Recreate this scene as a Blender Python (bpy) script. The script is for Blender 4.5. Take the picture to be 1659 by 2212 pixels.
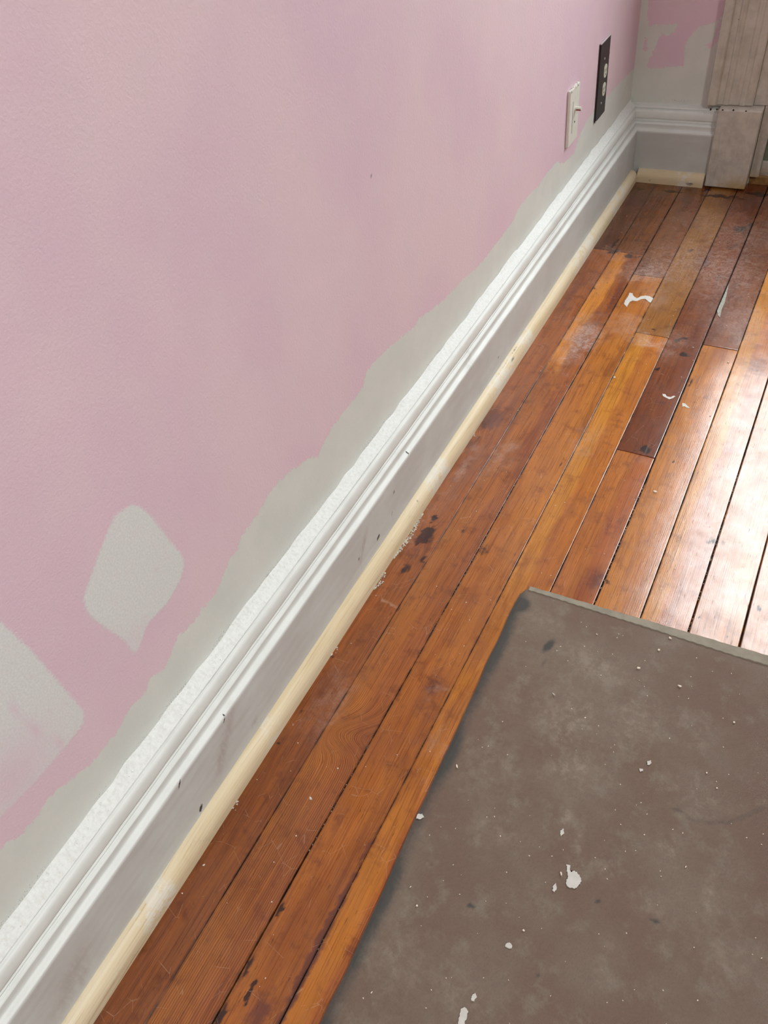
import bpy, bmesh, math, random
import numpy as np
from mathutils import Vector, Matrix

for o in list(bpy.data.objects):
    bpy.data.objects.remove(o)
S = bpy.context.scene
COL = S.collection

# ------------------------------------------------------------------ camera, world, lights, exposure
cd = bpy.data.cameras.new('camera')
cam = bpy.data.objects.new('camera', cd)
COL.objects.link(cam)
cd.sensor_fit = 'VERTICAL'
cd.sensor_height = 36.0
cd.lens = 26.01994
cd.clip_start = 0.02
ROT = Matrix([[0.8726248, -0.2746625, 0.4038397], [0.4720483, 0.686443, -0.5531424], [-0.1252855, 0.6733176, 0.7286611]])
cam.matrix_world = Matrix.Translation((0.594, 0.0, 1.10)) @ ROT.to_4x4()
S.camera = cam

w = bpy.data.worlds.new('daylight')
S.world = w
w.use_nodes = True
bg = w.node_tree.nodes['Background']
bg.inputs[0].default_value = (0.93, 0.98, 1.0, 1)
# overcast sky, brightest round the veiled sun high beyond the door
wt = w.node_tree
wtc = wt.nodes.new('ShaderNodeTexCoord')
wdt = wt.nodes.new('ShaderNodeVectorMath')
wdt.operation = 'DOT_PRODUCT'
wdt.inputs[1].default_value = Vector((0.24, 0.54, 0.82)).normalized()
wpw = wt.nodes.new('ShaderNodeMath')
wpw.operation = 'POWER'
wpw.inputs[1].default_value = 10.0
wmx = wt.nodes.new('ShaderNodeMath')
wmx.operation = 'MAXIMUM'
wma = wt.nodes.new('ShaderNodeMath')
wma.operation = 'MULTIPLY_ADD'
wma.inputs[1].default_value = 13.0
wma.inputs[2].default_value = 5.0
wt.links.new(wtc.outputs['Generated'], wdt.inputs[0])
wt.links.new(wdt.outputs['Value'], wmx.inputs[0])
wt.links.new(wmx.outputs[0], wpw.inputs[0])
wt.links.new(wpw.outputs[0], wma.inputs[0])
wt.links.new(wma.outputs[0], bg.inputs[1])
S.view_settings.view_transform = 'Standard'
S.view_settings.look = 'None'
S.view_settings.exposure = 0.0
S.view_settings.gamma = 1.0
S.view_settings.use_curve_mapping = False


def area(name, loc, rot, sx, sy, energy, color, portal=False):
    l = bpy.data.lights.new(name, 'AREA')
    l.shape = 'RECTANGLE'
    l.size, l.size_y = sx, sy
    l.energy = energy
    l.color = color
    if portal:
        l.cycles.is_portal = True
    o = bpy.data.objects.new(name, l)
    o.location = loc
    o.rotation_euler = rot
    COL.objects.link(o)
    return o


HP = math.pi / 2
XR, YB, ZC = 3.4, -2.2, 2.8          # right wall, back wall, ceiling
YF = 2.441                           # far wall
# daylight through the glazed door (far wall)
area('daylight_door', (0.85, YF + 0.12, 1.57), (-HP, 0, 0), 0.84, 1.82, 10.0, (1, 1, 1), portal=True)
# added fill light without a known source, brightening the near left wall
fill_light = area('near_wall_fill', (2.2, -0.7, 2.6), (0, 0, 0), 0.45, 0.45, 17.0, (0.97, 1.0, 0.98))
fill_light.data.spread = math.radians(96)
fill_light.rotation_euler = (Vector((0.0, 0.10, 0.35)) - fill_light.location).to_track_quat('-Z', 'Y').to_euler()


# ------------------------------------------------------------------ helpers
def lin(c):
    r = []
    for v in c[:3]:
        v /= 255.0
        r.append(v / 12.92 if v <= 0.04045 else ((v + 0.055) / 1.055) ** 2.4)
    return (r[0], r[1], r[2], 1.0)




class Mat:
    def __init__(self, name):
        self.m = bpy.data.materials.new(name)
        self.m.use_nodes = True
        self.t = self.m.node_tree
        self.b = self.t.nodes['Principled BSDF']

    def n(self, kind, ins=None, **props):
        nd = self.t.nodes.new(kind)
        for k, v in props.items():
            setattr(nd, k, v)
        for k, v in (ins or {}).items():
            self.set(nd.inputs[k], v)
        return nd

    def set(self, sock, v):
        if isinstance(v, bpy.types.NodeSocket):
            self.t.links.new(v, sock)
        elif isinstance(v, bpy.types.Node):
            self.t.links.new(v.outputs[0], sock)
        else:
            sock.default_value = v

    def bs(self, **k):
        for a, v in k.items():
            self.set(self.b.inputs[a.replace('_', ' ')], v)

    def math(self, op, a, b=0.0, c=0.0, clamp=False):
        nd = self.t.nodes.new('ShaderNodeMath')
        nd.operation = op
        nd.use_clamp = clamp
        self.set(nd.inputs[0], a)
        self.set(nd.inputs[1], b)
        self.set(nd.inputs[2], c)
        return nd.outputs[0]

    def mix(self, f, a, b, mode='MIX'):
        nd = self.t.nodes.new('ShaderNodeMix')
        nd.data_type = 'RGBA'
        nd.blend_type = mode
        self.set(nd.inputs[0], f)
        self.set(nd.inputs[6], a)
        self.set(nd.inputs[7], b)
        return nd.outputs[2]

    def ramp(self, v, a, b, lo=0.0, hi=1.0, smooth=True):
        nd = self.t.nodes.new('ShaderNodeMapRange')
        nd.interpolation_type = 'SMOOTHSTEP' if smooth else 'LINEAR'
        for i, x in enumerate((v, a, b, lo, hi)):
            self.set(nd.inputs[i], x)
        return nd.outputs[0]

    def obj(self):
        return self.n('ShaderNodeTexCoord').outputs['Object']

    def attr(self, name, out='Fac'):
        return self.n('ShaderNodeAttribute', attribute_name=name).outputs[out]

    def scaled(self, vec, sc, loc=(0, 0, 0)):
        nd = self.n('ShaderNodeMapping')
        self.set(nd.inputs['Vector'], vec)
        nd.inputs['Scale'].default_value = sc
        nd.inputs['Location'].default_value = loc
        return nd.outputs[0]

    def noise(self, vec, scale=1.0, detail=3.0, rough=0.55, dist=0.0):
        nd = self.n('ShaderNodeTexNoise')
        self.set(nd.inputs['Vector'], vec)
        nd.inputs['Scale'].default_value = scale
        nd.inputs['Detail'].default_value = detail
        nd.inputs['Roughness'].default_value = rough
        nd.inputs['Distortion'].default_value = dist
        return nd.outputs[0]

    def bump(self, h, strength=0.3, dist=0.001, normal=None):
        nd = self.n('ShaderNodeBump')
        self.set(nd.inputs['Strength'], strength)
        nd.inputs['Distance'].default_value = dist
        self.set(nd.inputs['Height'], h)
        if normal is not None:
            self.set(nd.inputs['Normal'], normal)
        return nd.outputs[0]


def simple(name, rgb, rough=0.5, var=0.12, scale=40.0, bump=0.0, metallic=0.0, coat=0.0):
    M = Mat(name)
    c = lin(rgb)
    nz = M.noise(M.obj(), scale, 4)
    d = tuple(x * (1 - var) for x in c[:3]) + (1,)
    l = tuple(min(1, x * (1 + var)) for x in c[:3]) + (1,)
    M.bs(Base_Color=M.mix(M.ramp(nz, 0.3, 0.7), d, l), Roughness=rough, Metallic=metallic)
    if coat:
        M.bs(Coat_Weight=coat)
    if bump:
        M.bs(Normal=M.bump(M.noise(M.obj(), scale * 6, 3), bump, 0.0006))
    return M.m


def mesh_obj(name, verts, faces, mat=None, parent=None, smooth=False, kind=None, attrs=None):
    me = bpy.data.meshes.new(name)
    me.from_pydata([tuple(map(float, v)) for v in verts], [], [tuple(map(int, q)) for q in faces])
    me.update()
    if smooth:
        me.polygons.foreach_set('use_smooth', [True] * len(me.polygons))
    for an, (typ, arr) in (attrs or {}).items():
        a = me.attributes.new(an, typ, 'POINT')
        arr = np.asarray(arr, dtype=np.float32)
        key = {'FLOAT': 'value', 'FLOAT_VECTOR': 'vector', 'FLOAT_COLOR': 'color'}[typ]
        a.data.foreach_set(key, arr.ravel())
    if mat:
        me.materials.append(mat)
    o = bpy.data.objects.new(name, me)
    COL.objects.link(o)
    if parent:
        o.parent = parent
    if kind:
        o['kind'] = kind
    return o


def from_bm(name, bm, mat, parent=None, smooth=False, kind=None):
    bmesh.ops.recalc_face_normals(bm, faces=bm.faces)
    me = bpy.data.meshes.new(name)
    bm.to_mesh(me)
    bm.free()
    if smooth:
        me.polygons.foreach_set('use_smooth', [True] * len(me.polygons))
    me.materials.append(mat)
    o = bpy.data.objects.new(name, me)
    COL.objects.link(o)
    if parent:
        o.parent = parent
    if kind:
        o['kind'] = kind
    return o


def bx(bm, x0, x1, y0, y1, z0, z1, bevel=0.0, seg=2):
    g = bmesh.ops.create_cube(bm, size=1.0)
    vs = g['verts']
    for v in vs:
        v.co = Vector(((x0 + x1) / 2 + v.co.x * (x1 - x0), (y0 + y1) / 2 + v.co.y * (y1 - y0), (z0 + z1) / 2 + v.co.z * (z1 - z0)))
    if bevel:
        es = list({e for v in vs for e in v.link_edges})
        bmesh.ops.bevel(bm, geom=es, offset=bevel, segments=seg, affect='EDGES', profile=0.5)


def box(name, x0, x1, y0, y1, z0, z1, mat, parent=None, bevel=0.0, kind=None):
    bm = bmesh.new()
    bx(bm, x0, x1, y0, y1, z0, z1, bevel)
    return from_bm(name, bm, mat, parent, kind=kind)


def tag(o, label, cat, group=None, kind=None):
    o['label'] = label
    o['category'] = cat
    if group:
        o['group'] = group
    if kind:
        o['kind'] = kind
    return o


def empty(name, loc):
    o = bpy.data.objects.new(name, None)
    o.empty_display_size = 0.02
    o.location = loc
    COL.objects.link(o)
    return o


def sdist(px, py, poly, closed=True):
    """signed distance (m) to a polygon, positive inside"""
    P = np.array(poly, float)
    Q = np.roll(P, -1, 0)
    n = len(P) if closed else len(P) - 1
    best = np.full(px.shape, 1e9)
    ins = np.zeros(px.shape, bool)
    for i in range(n):
        a, b = P[i], Q[i]
        d = b - a
        L = max(d @ d, 1e-12)
        t = np.clip(((px - a[0]) * d[0] + (py - a[1]) * d[1]) / L, 0, 1)
        best = np.minimum(best, (px - a[0] - t * d[0]) ** 2 + (py - a[1] - t * d[1]) ** 2)
        if closed and abs(d[1]) > 1e-12:
            c = ((a[1] > py) != (b[1] > py)) & (px < (b[0] - a[0]) * (py - a[1]) / d[1] + a[0])
            ins ^= c
    best = np.sqrt(best)
    return np.where(ins, best, -best) if closed else best


def gauss(px, py, c, rx, ry, ang=0.0):
    ca, sa = math.cos(ang), math.sin(ang)
    dx, dy = px - c[0], py - c[1]
    u, v = dx * ca + dy * sa, -dx * sa + dy * ca
    return np.exp(-((u / rx) ** 2 + (v / ry) ** 2))


def grid(us, vs):
    """index grid: faces for len(us) x len(vs) vertices, u fastest"""
    nu, nv = len(us), len(vs)
    i = np.arange(nu - 1)[None, :] + np.arange(nv - 1)[:, None] * nu
    return np.stack([i, i + 1, i + 1 + nu, i + nu], -1).reshape(-1, 4)


def smooth_noise(x, y, seed, s):
    """cheap value noise in python, range -1..1"""
    r = np.random.RandomState(seed)
    T = r.rand(64, 64) * 2 - 1
    u, v = np.asarray(x) / s, np.asarray(y) / s
    iu, iv = np.floor(u).astype(int), np.floor(v).astype(int)
    fu, fv = u - iu, v - iv
    fu, fv = fu * fu * (3 - 2 * fu), fv * fv * (3 - 2 * fv)
    g = lambda a, b: T[a % 64, b % 64]
    return (g(iu, iv) * (1 - fu) + g(iu + 1, iv) * fu) * (1 - fv) + (g(iu, iv + 1) * (1 - fu) + g(iu + 1, iv + 1) * fu) * fv


# ------------------------------------------------------------------ materials
PINK = (222, 178, 194)
SKIM = (216, 216, 207)
WHITE = (222, 222, 215)


def paint_material(name):
    M = Mat(name)
    o = M.obj()
    big = M.noise(o, 3.0, 3)
    mid = M.noise(o, 14.0, 4)
    fine = M.noise(o, 380.0, 2)
    grit = M.noise(o, 900.0, 2, 0.7)
    # pink paint with slightly cooler and warmer drifts of roller work
    pk = M.mix(M.ramp(big, 0.35, 0.65), lin((223, 194, 207)), lin((229, 203, 209)))
    pk = M.mix(M.ramp(mid, 0.35, 0.8, 0, 0.5), pk, lin((223, 202, 207)))
    sk = M.mix(M.ramp(mid, 0.3, 0.7), lin((213, 216, 209)), lin((220, 221, 214)))
    ed = M.math('MULTIPLY', M.math('SUBTRACT', M.noise(o, 120.0, 5, 0.7), 0.5), 0.024)
    ed = M.math('ADD', ed, M.math('MULTIPLY', M.math('SUBTRACT', M.noise(o, 420.0, 3, 0.7), 0.5), 0.008))
    s = M.math('ADD', M.attr('skim'), ed)
    m1 = M.ramp(s, -0.0008, 0.0008)
    # sanded patches: thin plaster that lets some pink through in grains
    gr = M.math('MULTIPLY', M.math('SUBTRACT', M.noise(o, 260.0, 4, 0.8), 0.5), 0.016)
    p = M.math('ADD', M.attr('patch'), gr)
    m2 = M.ramp(p, -0.0025, 0.003)
    m2 = M.math('MULTIPLY', m2, M.ramp(M.noise(o, 60.0, 5, 0.75), 0.25, 0.5, 0.72, 1.0))
    th = M.attr('thin')
    m2 = M.math('MULTIPLY', m2, M.math('SUBTRACT', 1.0, th))
    m = M.math('MAXIMUM', m1, m2)
    ptc = M.mix(M.ramp(fine, 0.3, 0.75), lin((216, 217, 215)), lin((227, 228, 225)))
    c = M.mix(m2, pk, ptc)
    c = M.mix(m1, c, sk)
    mk = M.attr('mark')
    c = M.mix(M.ramp(M.math('ADD', mk, M.math('MULTIPLY', M.math('SUBTRACT', grit, 0.5), 0.5)), 0.35, 0.7, 0, 0.8), c, lin((96, 84, 84)))
    # pitted upper rim of the plaster bead where it meets the wall
    zz = M.n('ShaderNodeSeparateXYZ', {0: o}).outputs[2]
    zw = M.math('ADD', zz, M.math('MULTIPLY', M.math('SUBTRACT', M.noise(o, 35.0, 3), 0.5), 0.010))
    bandm = M.math('MULTIPLY', M.ramp(zw, 0.214, 0.2175), M.ramp(zw, 0.2255, 0.2205))
    pit = M.math('MULTIPLY', M.math('MULTIPLY', M.ramp(M.noise(o, 520.0, 2, 0.5), 0.56, 0.64), bandm), M.ramp(M.noise(o, 9.0, 2), 0.42, 0.56))
    c = M.mix(M.math('MULTIPLY', pit, 0.75), c, lin((120, 112, 96)))
    h = M.math('ADD', M.math('MULTIPLY', M.noise(o, 300.0, 3, 0.5), 1.0), M.math('MULTIPLY', M.noise(o, 110.0, 2), 0.5))
    st = M.math('SUBTRACT', 0.30, M.math('MULTIPLY', m, 0.20))
    nb = M.bump(h, st, 0.0016)
    nb = M.bump(m, 0.35, 0.0006, nb)
    M.bs(Base_Color=c, Roughness=0.62, Normal=nb)
    M.b.inputs['Specular IOR Level'].default_value = 0.35
    return M.m


m_wall = paint_material('pink_wall_paint')


def trim_material(name, base, dirtcol=(150, 128, 120)):
    M = Mat(name)
    o = M.obj()
    c = M.mix(M.ramp(M.noise(o, 18.0, 4), 0.3, 0.7), lin(base), lin(tuple(min(255, v + 7) for v in base)))
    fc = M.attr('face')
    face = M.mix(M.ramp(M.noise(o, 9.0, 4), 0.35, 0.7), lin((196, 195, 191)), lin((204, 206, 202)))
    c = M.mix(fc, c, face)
    sm = M.attr('smear')
    smn = M.math('MULTIPLY', sm, M.ramp(M.noise(M.scaled(o, (1, 160, 40)), 1.0, 4), 0.2, 0.65))
    c = M.mix(M.math('MULTIPLY', smn, 0.6), c, lin(dirtcol))
    mk = M.attr('mark')
    mkn = M.ramp(M.math('ADD', mk, M.math('MULTIPLY', M.math('SUBTRACT', M.noise(o, 500.0, 3), 0.5), 0.7)), 0.4, 0.6)
    c = M.mix(mkn, c, lin((58, 50, 48)))
    h = M.math('ADD', M.noise(o, 350.0, 3), M.math('MULTIPLY', M.noise(o, 60.0, 3), 0.4))
    rg = M.attr('rough_')
    st = M.math('ADD', 0.12, M.math('MULTIPLY', rg, 0.75))
    nb = M.bump(h, st, 0.0014)
    M.bs(Base_Color=c, Roughness=0.5, Normal=nb)
    M.b.inputs['Specular IOR Level'].default_value = 0.4
    return M.m


m_trim = trim_material('white_trim_paint', (223, 226, 221))
def caulk_material():
    M = Mat('rough_plaster')
    o = M.obj()
    f = M.noise(o, 420.0, 3, 0.6)
    m = M.noise(o, 190.0, 4, 0.65)
    c = M.mix(M.ramp(m, 0.3, 0.6), lin((220, 222, 217)), lin((231, 233, 230)))
    pits = M.math('MULTIPLY', M.ramp(f, 0.62, 0.72), M.ramp(M.noise(o, 40.0, 3), 0.45, 0.6))
    c = M.mix(M.math('MULTIPLY', pits, 0.5), c, lin((120, 116, 106)))
    h = M.math('ADD', m, M.math('MULTIPLY', f, 0.6))
    M.bs(Base_Color=c, Roughness=0.8, Normal=M.bump(h, 0.5, 0.0012))
    return M.m


m_caulk = caulk_material()
m_plaster = simple('dried_plaster', (204, 202, 194), 0.75, 0.06, 80, 0.5)
m_chip = simple('paint_chip_cream', (232, 222, 203), 0.6, 0.05, 200)
m_crumb = simple('plaster_dust_crumbs', (196, 190, 178), 0.9, 0.35, 300)
m_dark_spot = simple('dark_nail_and_hole', (44, 42, 36), 0.6, 0.2, 200)
m_void = simple('dark_subfloor', (24, 18, 15), 0.95, 0.3, 60)
m_ceil = simple('ceiling_paint', (232, 231, 226), 0.8, 0.02)
m_roomwall = simple('room_wall_paint', (214, 206, 200), 0.7, 0.03)


def pine_material():
    M = Mat('bare_pine')
    g = M.attr('gc', 'Vector')
    a = M.noise(M.scaled(g, (330, 5, 1)), 1.0, 3, 0.6, 0.4)
    b = M.noise(M.scaled(g, (60, 2.5, 1)), 1.0, 3)
    c = M.mix(M.ramp(b, 0.3, 0.7), lin((216, 196, 158)), lin((230, 215, 184)))
    c = M.mix(M.ramp(a, 0.56, 0.72, 0, 0.6), c, lin((182, 150, 104)))
    sm = M.ramp(M.math('MULTIPLY', M.attr('smear'), M.ramp(M.noise(M.obj(), 45.0, 5, 0.7), 0.3, 0.6)), 0.2, 0.6)
    c = M.mix(M.math('MULTIPLY', sm, 0.75), c, lin((226, 222, 208)))
    d = M.ramp(M.noise(M.obj(), 22.0, 5, 0.7), 0.58, 0.8, 0, 0.4)
    c = M.mix(d, c, lin((158, 140, 112)))
    mk = M.ramp(M.math('ADD', M.attr('mark'), M.math('MULTIPLY', M.math('SUBTRACT', M.noise(M.obj(), 300.0, 3), 0.5), 0.6)), 0.4, 0.7, 0, 0.85)
    c = M.mix(mk, c, lin((96, 74, 56)))
    M.bs(Base_Color=c, Roughness=0.55, Normal=M.bump(M.math('ADD', a, M.noise(M.obj(), 90.0, 4)), 0.25, 0.0007))
    return M.m


m_pine = pine_material()


def floor_material():
    M = Mat('old_pine_floor')
    g = M.attr('gc', 'Vector')
    base = M.attr('base', 'Color')
    dirt = M.n('ShaderNodeSeparateColor')
    M.set(dirt.inputs[0], M.attr('dirt', 'Color'))
    ring = M.attr('ring')
    o = M.obj()
    # grain
    fine = M.noise(M.scaled(g, (520, 9, 1)), 1.0, 4, 0.65, 0.3)
    mid = M.noise(M.scaled(g, (85, 3.2, 1)), 1.0, 4, 0.6, 0.6)
    big = M.noise(M.scaled(g, (18, 3.0, 1)), 1.0, 3, 0.55, 0.8)
    blot = M.noise(o, 26.0, 5, 0.65)
    dark = M.mix(1.0, base, (0.50, 0.38, 0.30, 1), 'MULTIPLY')
    lite = M.mix(1.0, base, (1.28, 1.24, 1.12, 1), 'MULTIPLY')
    c = M.mix(M.ramp(mid, 0.30, 0.72), lite, base)
    c = M.mix(M.ramp(big, 0.44, 0.72, 0, 0.75), c, M.mix(1.0, base, (0.58, 0.42, 0.30, 1), 'MULTIPLY'))
    gold = M.noise(M.scaled(g, (24, 4.5, 1), (7, 3, 1)), 1.0, 4, 0.6, 0.6)
    c = M.mix(M.ramp(gold, 0.55, 0.76, 0, 0.65), c, M.mix(1.0, base, (1.35, 1.38, 0.92, 1), 'MULTIPLY'))
    c = M.mix(M.ramp(blot, 0.5, 0.74, 0, 0.75), c, dark)
    c = M.mix(M.ramp(blot, 0.46, 0.28, 0, 0.35), c, lite)
    c = M.mix(M.ramp(fine, 0.48, 0.68, 0, 0.75), c, dark)
    # growth-ring lines
    sx = M.n('ShaderNodeSeparateXYZ', {0: g})
    ph = M.math('ADD', M.math('MULTIPLY', sx.outputs[0], 300.0), M.math('MULTIPLY', M.noise(M.scaled(g, (45, 4, 1)), 1.0, 2), 2.2))
    fr = M.math('FRACT', ph)
    ln = M.math('MULTIPLY', M.ramp(fr, 0.55, 0.93), M.ramp(fr, 1.0, 0.93))
    rl = M.math('MULTIPLY', ln, ring)
    c = M.mix(M.math('MULTIPLY', rl, 0.8), c, M.mix(1.0, base, (0.28, 0.19, 0.14, 1), 'MULTIPLY'))
    # short pores
    por = M.noise(M.scaled(g, (900, 55, 1)), 1.0, 2, 0.5)
    porm = M.ramp(por, 0.66, 0.76, 0, 0.85)
    c = M.mix(porm, c, lin((48, 24, 12)))
    # stains
    n1 = M.noise(o, 95.0, 5, 0.7)
    n2 = M.noise(M.scaled(g, (300, 30, 1)), 1.0, 4, 0.7)
    sd = M.math('ADD', dirt.outputs[0], M.math('MULTIPLY', M.math('SUBTRACT', M.math('ADD', n1, n2), 1.0), 0.75))
    c = M.mix(M.ramp(sd, 0.25, 0.75, 0, 0.92), c, lin((38, 27, 27)))
    sb = M.math('ADD', dirt.outputs[2], M.math('MULTIPLY', M.math('SUBTRACT', n1, 0.5), 0.7))
    c = M.mix(M.ramp(sb, 0.15, 0.8, 0, 0.85), c, lin((92, 46, 34)))
    # dusty plaster haze, scuffed in swirls
    hz = M.noise(o, 60.0, 6, 0.75, 1.6)
    hz2 = M.noise(o, 420.0, 3, 0.7)
    hh = M.math('MULTIPLY', dirt.outputs[1], M.ramp(M.math('ADD', hz, M.math('MULTIPLY', hz2, 0.35)), 0.50, 0.92, 0.10, 1.25))
    c = M.mix(M.math('MULTIPLY', hh, 0.62), c, lin((196, 176, 165)))
    # thin scratches crossing the boards
    sc = M.n('ShaderNodeTexVoronoi', {'Vector': M.scaled(o, (1, 1, 1)), 'Scale': 34.0}, feature='DISTANCE_TO_EDGE')
    scr = M.ramp(sc.outputs[0], 0.012, 0.0, 0, 1)
    scr = M.math('MULTIPLY', scr, M.ramp(M.noise(o, 30.0, 3), 0.52, 0.62))
    c = M.mix(M.math('MULTIPLY', scr, 0.30), c, lin((205, 170, 140)))
    # gap dust
    gd = M.attr('gap')
    c = M.mix(M.math('MULTIPLY', gd, M.ramp(M.noise(o, 30.0, 3), 0.35, 0.6, 0.25, 0.9)), c, lin((40, 24, 16)))
    rr = M.ramp(M.math('ADD', M.math('MULTIPLY', dirt.outputs[1], 0.5), M.math('MULTIPLY', blot, 0.35)), 0.1, 0.6, 0.20, 0.46)
    h = M.math('ADD', M.math('MULTIPLY', fine, 0.35), M.math('MULTIPLY', M.noise(o, 45.0, 3), 1.2))
    h = M.math('SUBTRACT', h, M.math('MULTIPLY', rl, 0.4))
    M.bs(Base_Color=c, Roughness=rr, Normal=M.bump(h, 0.14, 0.0012), Coat_Weight=M.math('MULTIPLY', M.ramp(M.math('ADD', M.noise(o, 14.0, 5, 0.7), M.math('MULTIPLY', fine, 0.35)), 0.45, 0.9, 0.95, 0.30), M.math('SUBTRACT', 1.0, M.math('MAXIMUM', porm, M.ramp(sd, 0.25, 0.75, 0, 0.9)))), Coat_Roughness=M.ramp(M.noise(o, 40.0, 5, 0.7), 0.35, 0.75, 0.11, 0.24))
    M.set(M.b.inputs['Coat Normal'], M.bump(h, 0.08, 0.0012))
    M.set(M.b.inputs['Specular IOR Level'], M.math('SUBTRACT', 0.5, M.math('MULTIPLY', porm, 0.45)))
    return M.m


m_floor = floor_material()


def mat_material():
    M = Mat('worn_brown_mat')
    o = M.obj()
    r = M.n('ShaderNodeMapping')
    M.set(r.inputs['Vector'], o)
    r.inputs['Rotation'].default_value = (0, 0, math.radians(38))
    rv = r.outputs[0]
    w1 = M.n('ShaderNodeTexWave', {'Vector': rv, 'Scale': 210.0, 'Distortion': 1.2, 'Detail': 2.0, 'Detail Scale': 3.0}, bands_direction='X')
    w2 = M.n('ShaderNodeTexWave', {'Vector': rv, 'Scale': 210.0, 'Distortion': 1.2, 'Detail': 2.0, 'Detail Scale': 3.0}, bands_direction='Y')
    big = M.noise(o, 7.0, 4, 0.6)
    mid = M.noise(o, 26.0, 5, 0.7)
    fi = M.noise(o, 420.0, 3, 0.7)
    c = M.mix(M.ramp(big, 0.35, 0.68), lin((119, 98, 85)), lin((127, 112, 98)))
    c = M.mix(M.ramp(mid, 0.5, 0.72, 0, 0.6), c, lin((140, 133, 118)))
    c = M.mix(M.ramp(fi, 0.4, 0.75, 0, 0.35), c, lin((96, 82, 72)))
    c = M.mix(M.math('MULTIPLY', w1.outputs['Fac'], 0.22), c, lin((84, 68, 58)))
    # pale foot and plaster scuffs: broken tread blocks
    ck = M.n('ShaderNodeTexVoronoi', {'Vector': rv, 'Scale': 95.0, 'Randomness': 0.75}, distance='CHEBYCHEV', feature='F1')
    pl = M.attr('pale')
    brk = M.math('MULTIPLY', M.ramp(M.noise(o, 70.0, 5, 0.75), 0.42, 0.66), M.ramp(ck.outputs['Distance'], 0.75, 0.45, 0.45, 1.0))
    plm = M.math('MULTIPLY', pl, M.math('ADD', brk, M.math('MULTIPLY', M.ramp(M.noise(o, 18.0, 3), 0.4, 0.65), 0.35)))
    c = M.mix(M.math('MULTIPLY', plm, 0.6), c, lin((158, 150, 134)))
    dk = M.math('ADD', M.attr('dark'), M.math('MULTIPLY', M.math('SUBTRACT', M.noise(o, 90.0, 5, 0.75), 0.5), 0.55))
    c = M.mix(M.ramp(dk, 0.2, 0.85, 0, 0.9), c, lin((66, 68, 66)))
    h = M.math('ADD', M.math('ADD', w1.outputs['Fac'], w2.outputs['Fac']), M.math('MULTIPLY', fi, 1.0))
    M.bs(Base_Color=c, Roughness=0.72, Normal=M.bump(h, 0.35, 0.0006))
    M.b.inputs['Specular IOR Level'].default_value = 0.35
    return M.m


m_mat = mat_material()
m_hem = simple('mat_hem_grey_green', (142, 136, 120), 0.8, 0.12, 50, 0.4)

# ------------------------------------------------------------------ floor
SEAM0, PITCH = 0.12155, 0.07865


def seam(k):
    return SEAM0 + PITCH * k


random.seed(4)
VARNISH = np.array([0.80, 0.72, 0.58])      # aged amber varnish over the pine
# board -> list of (y0, y1, left colour, right colour, split, ring strength)
D = {
    0: [(-0.3, 1.954, (150, 84, 38), (158, 92, 42), 0.5, 0.15), (1.954, 2.47, (112, 66, 38), (120, 72, 40), 0.5, 0.1)],
    1: [(-0.3, 1.954, (170, 106, 46), (160, 96, 44), 0.6, 1.0), (1.954, 2.47, (132, 80, 38), (140, 84, 36), 0.6, 0.1)],
    2: [(-0.3, 1.852, (184, 118, 44), (186, 122, 50), 0.5, 0.25), (1.852, 2.47, (152, 96, 50), (150, 88, 38), 0.6, 0.1)],
    3: [(-0.3, 1.594, (202, 140, 48), (188, 120, 46), 0.45, 0.2), (1.594, 2.47, (186, 134, 72), (176, 124, 66), 0.5, 0.6)],
    4: [(-0.3, 1.176, (184, 118, 56), (176, 106, 58), 0.5, 0.3), (1.176, 2.47, (146, 84, 48), (138, 76, 44), 0.5, 0.1)],
    5: [(-0.3, 1.592, (198, 136, 70), (192, 128, 68), 0.5, 0.3), (1.592, 2.47, (146, 90, 64), (150, 92, 64), 0.5, 0.1)],
    6: [(-0.3, 2.47, (208, 148, 72), (190, 122, 70), 0.35, 0.25)],
    7: [(-0.3, 2.47, (190, 128, 70), (196, 134, 76), 0.5, 0.25)],
    8: [(-0.3, 2.47, (184, 120, 66), (190, 126, 70), 0.5, 0.2)],
}
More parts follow.
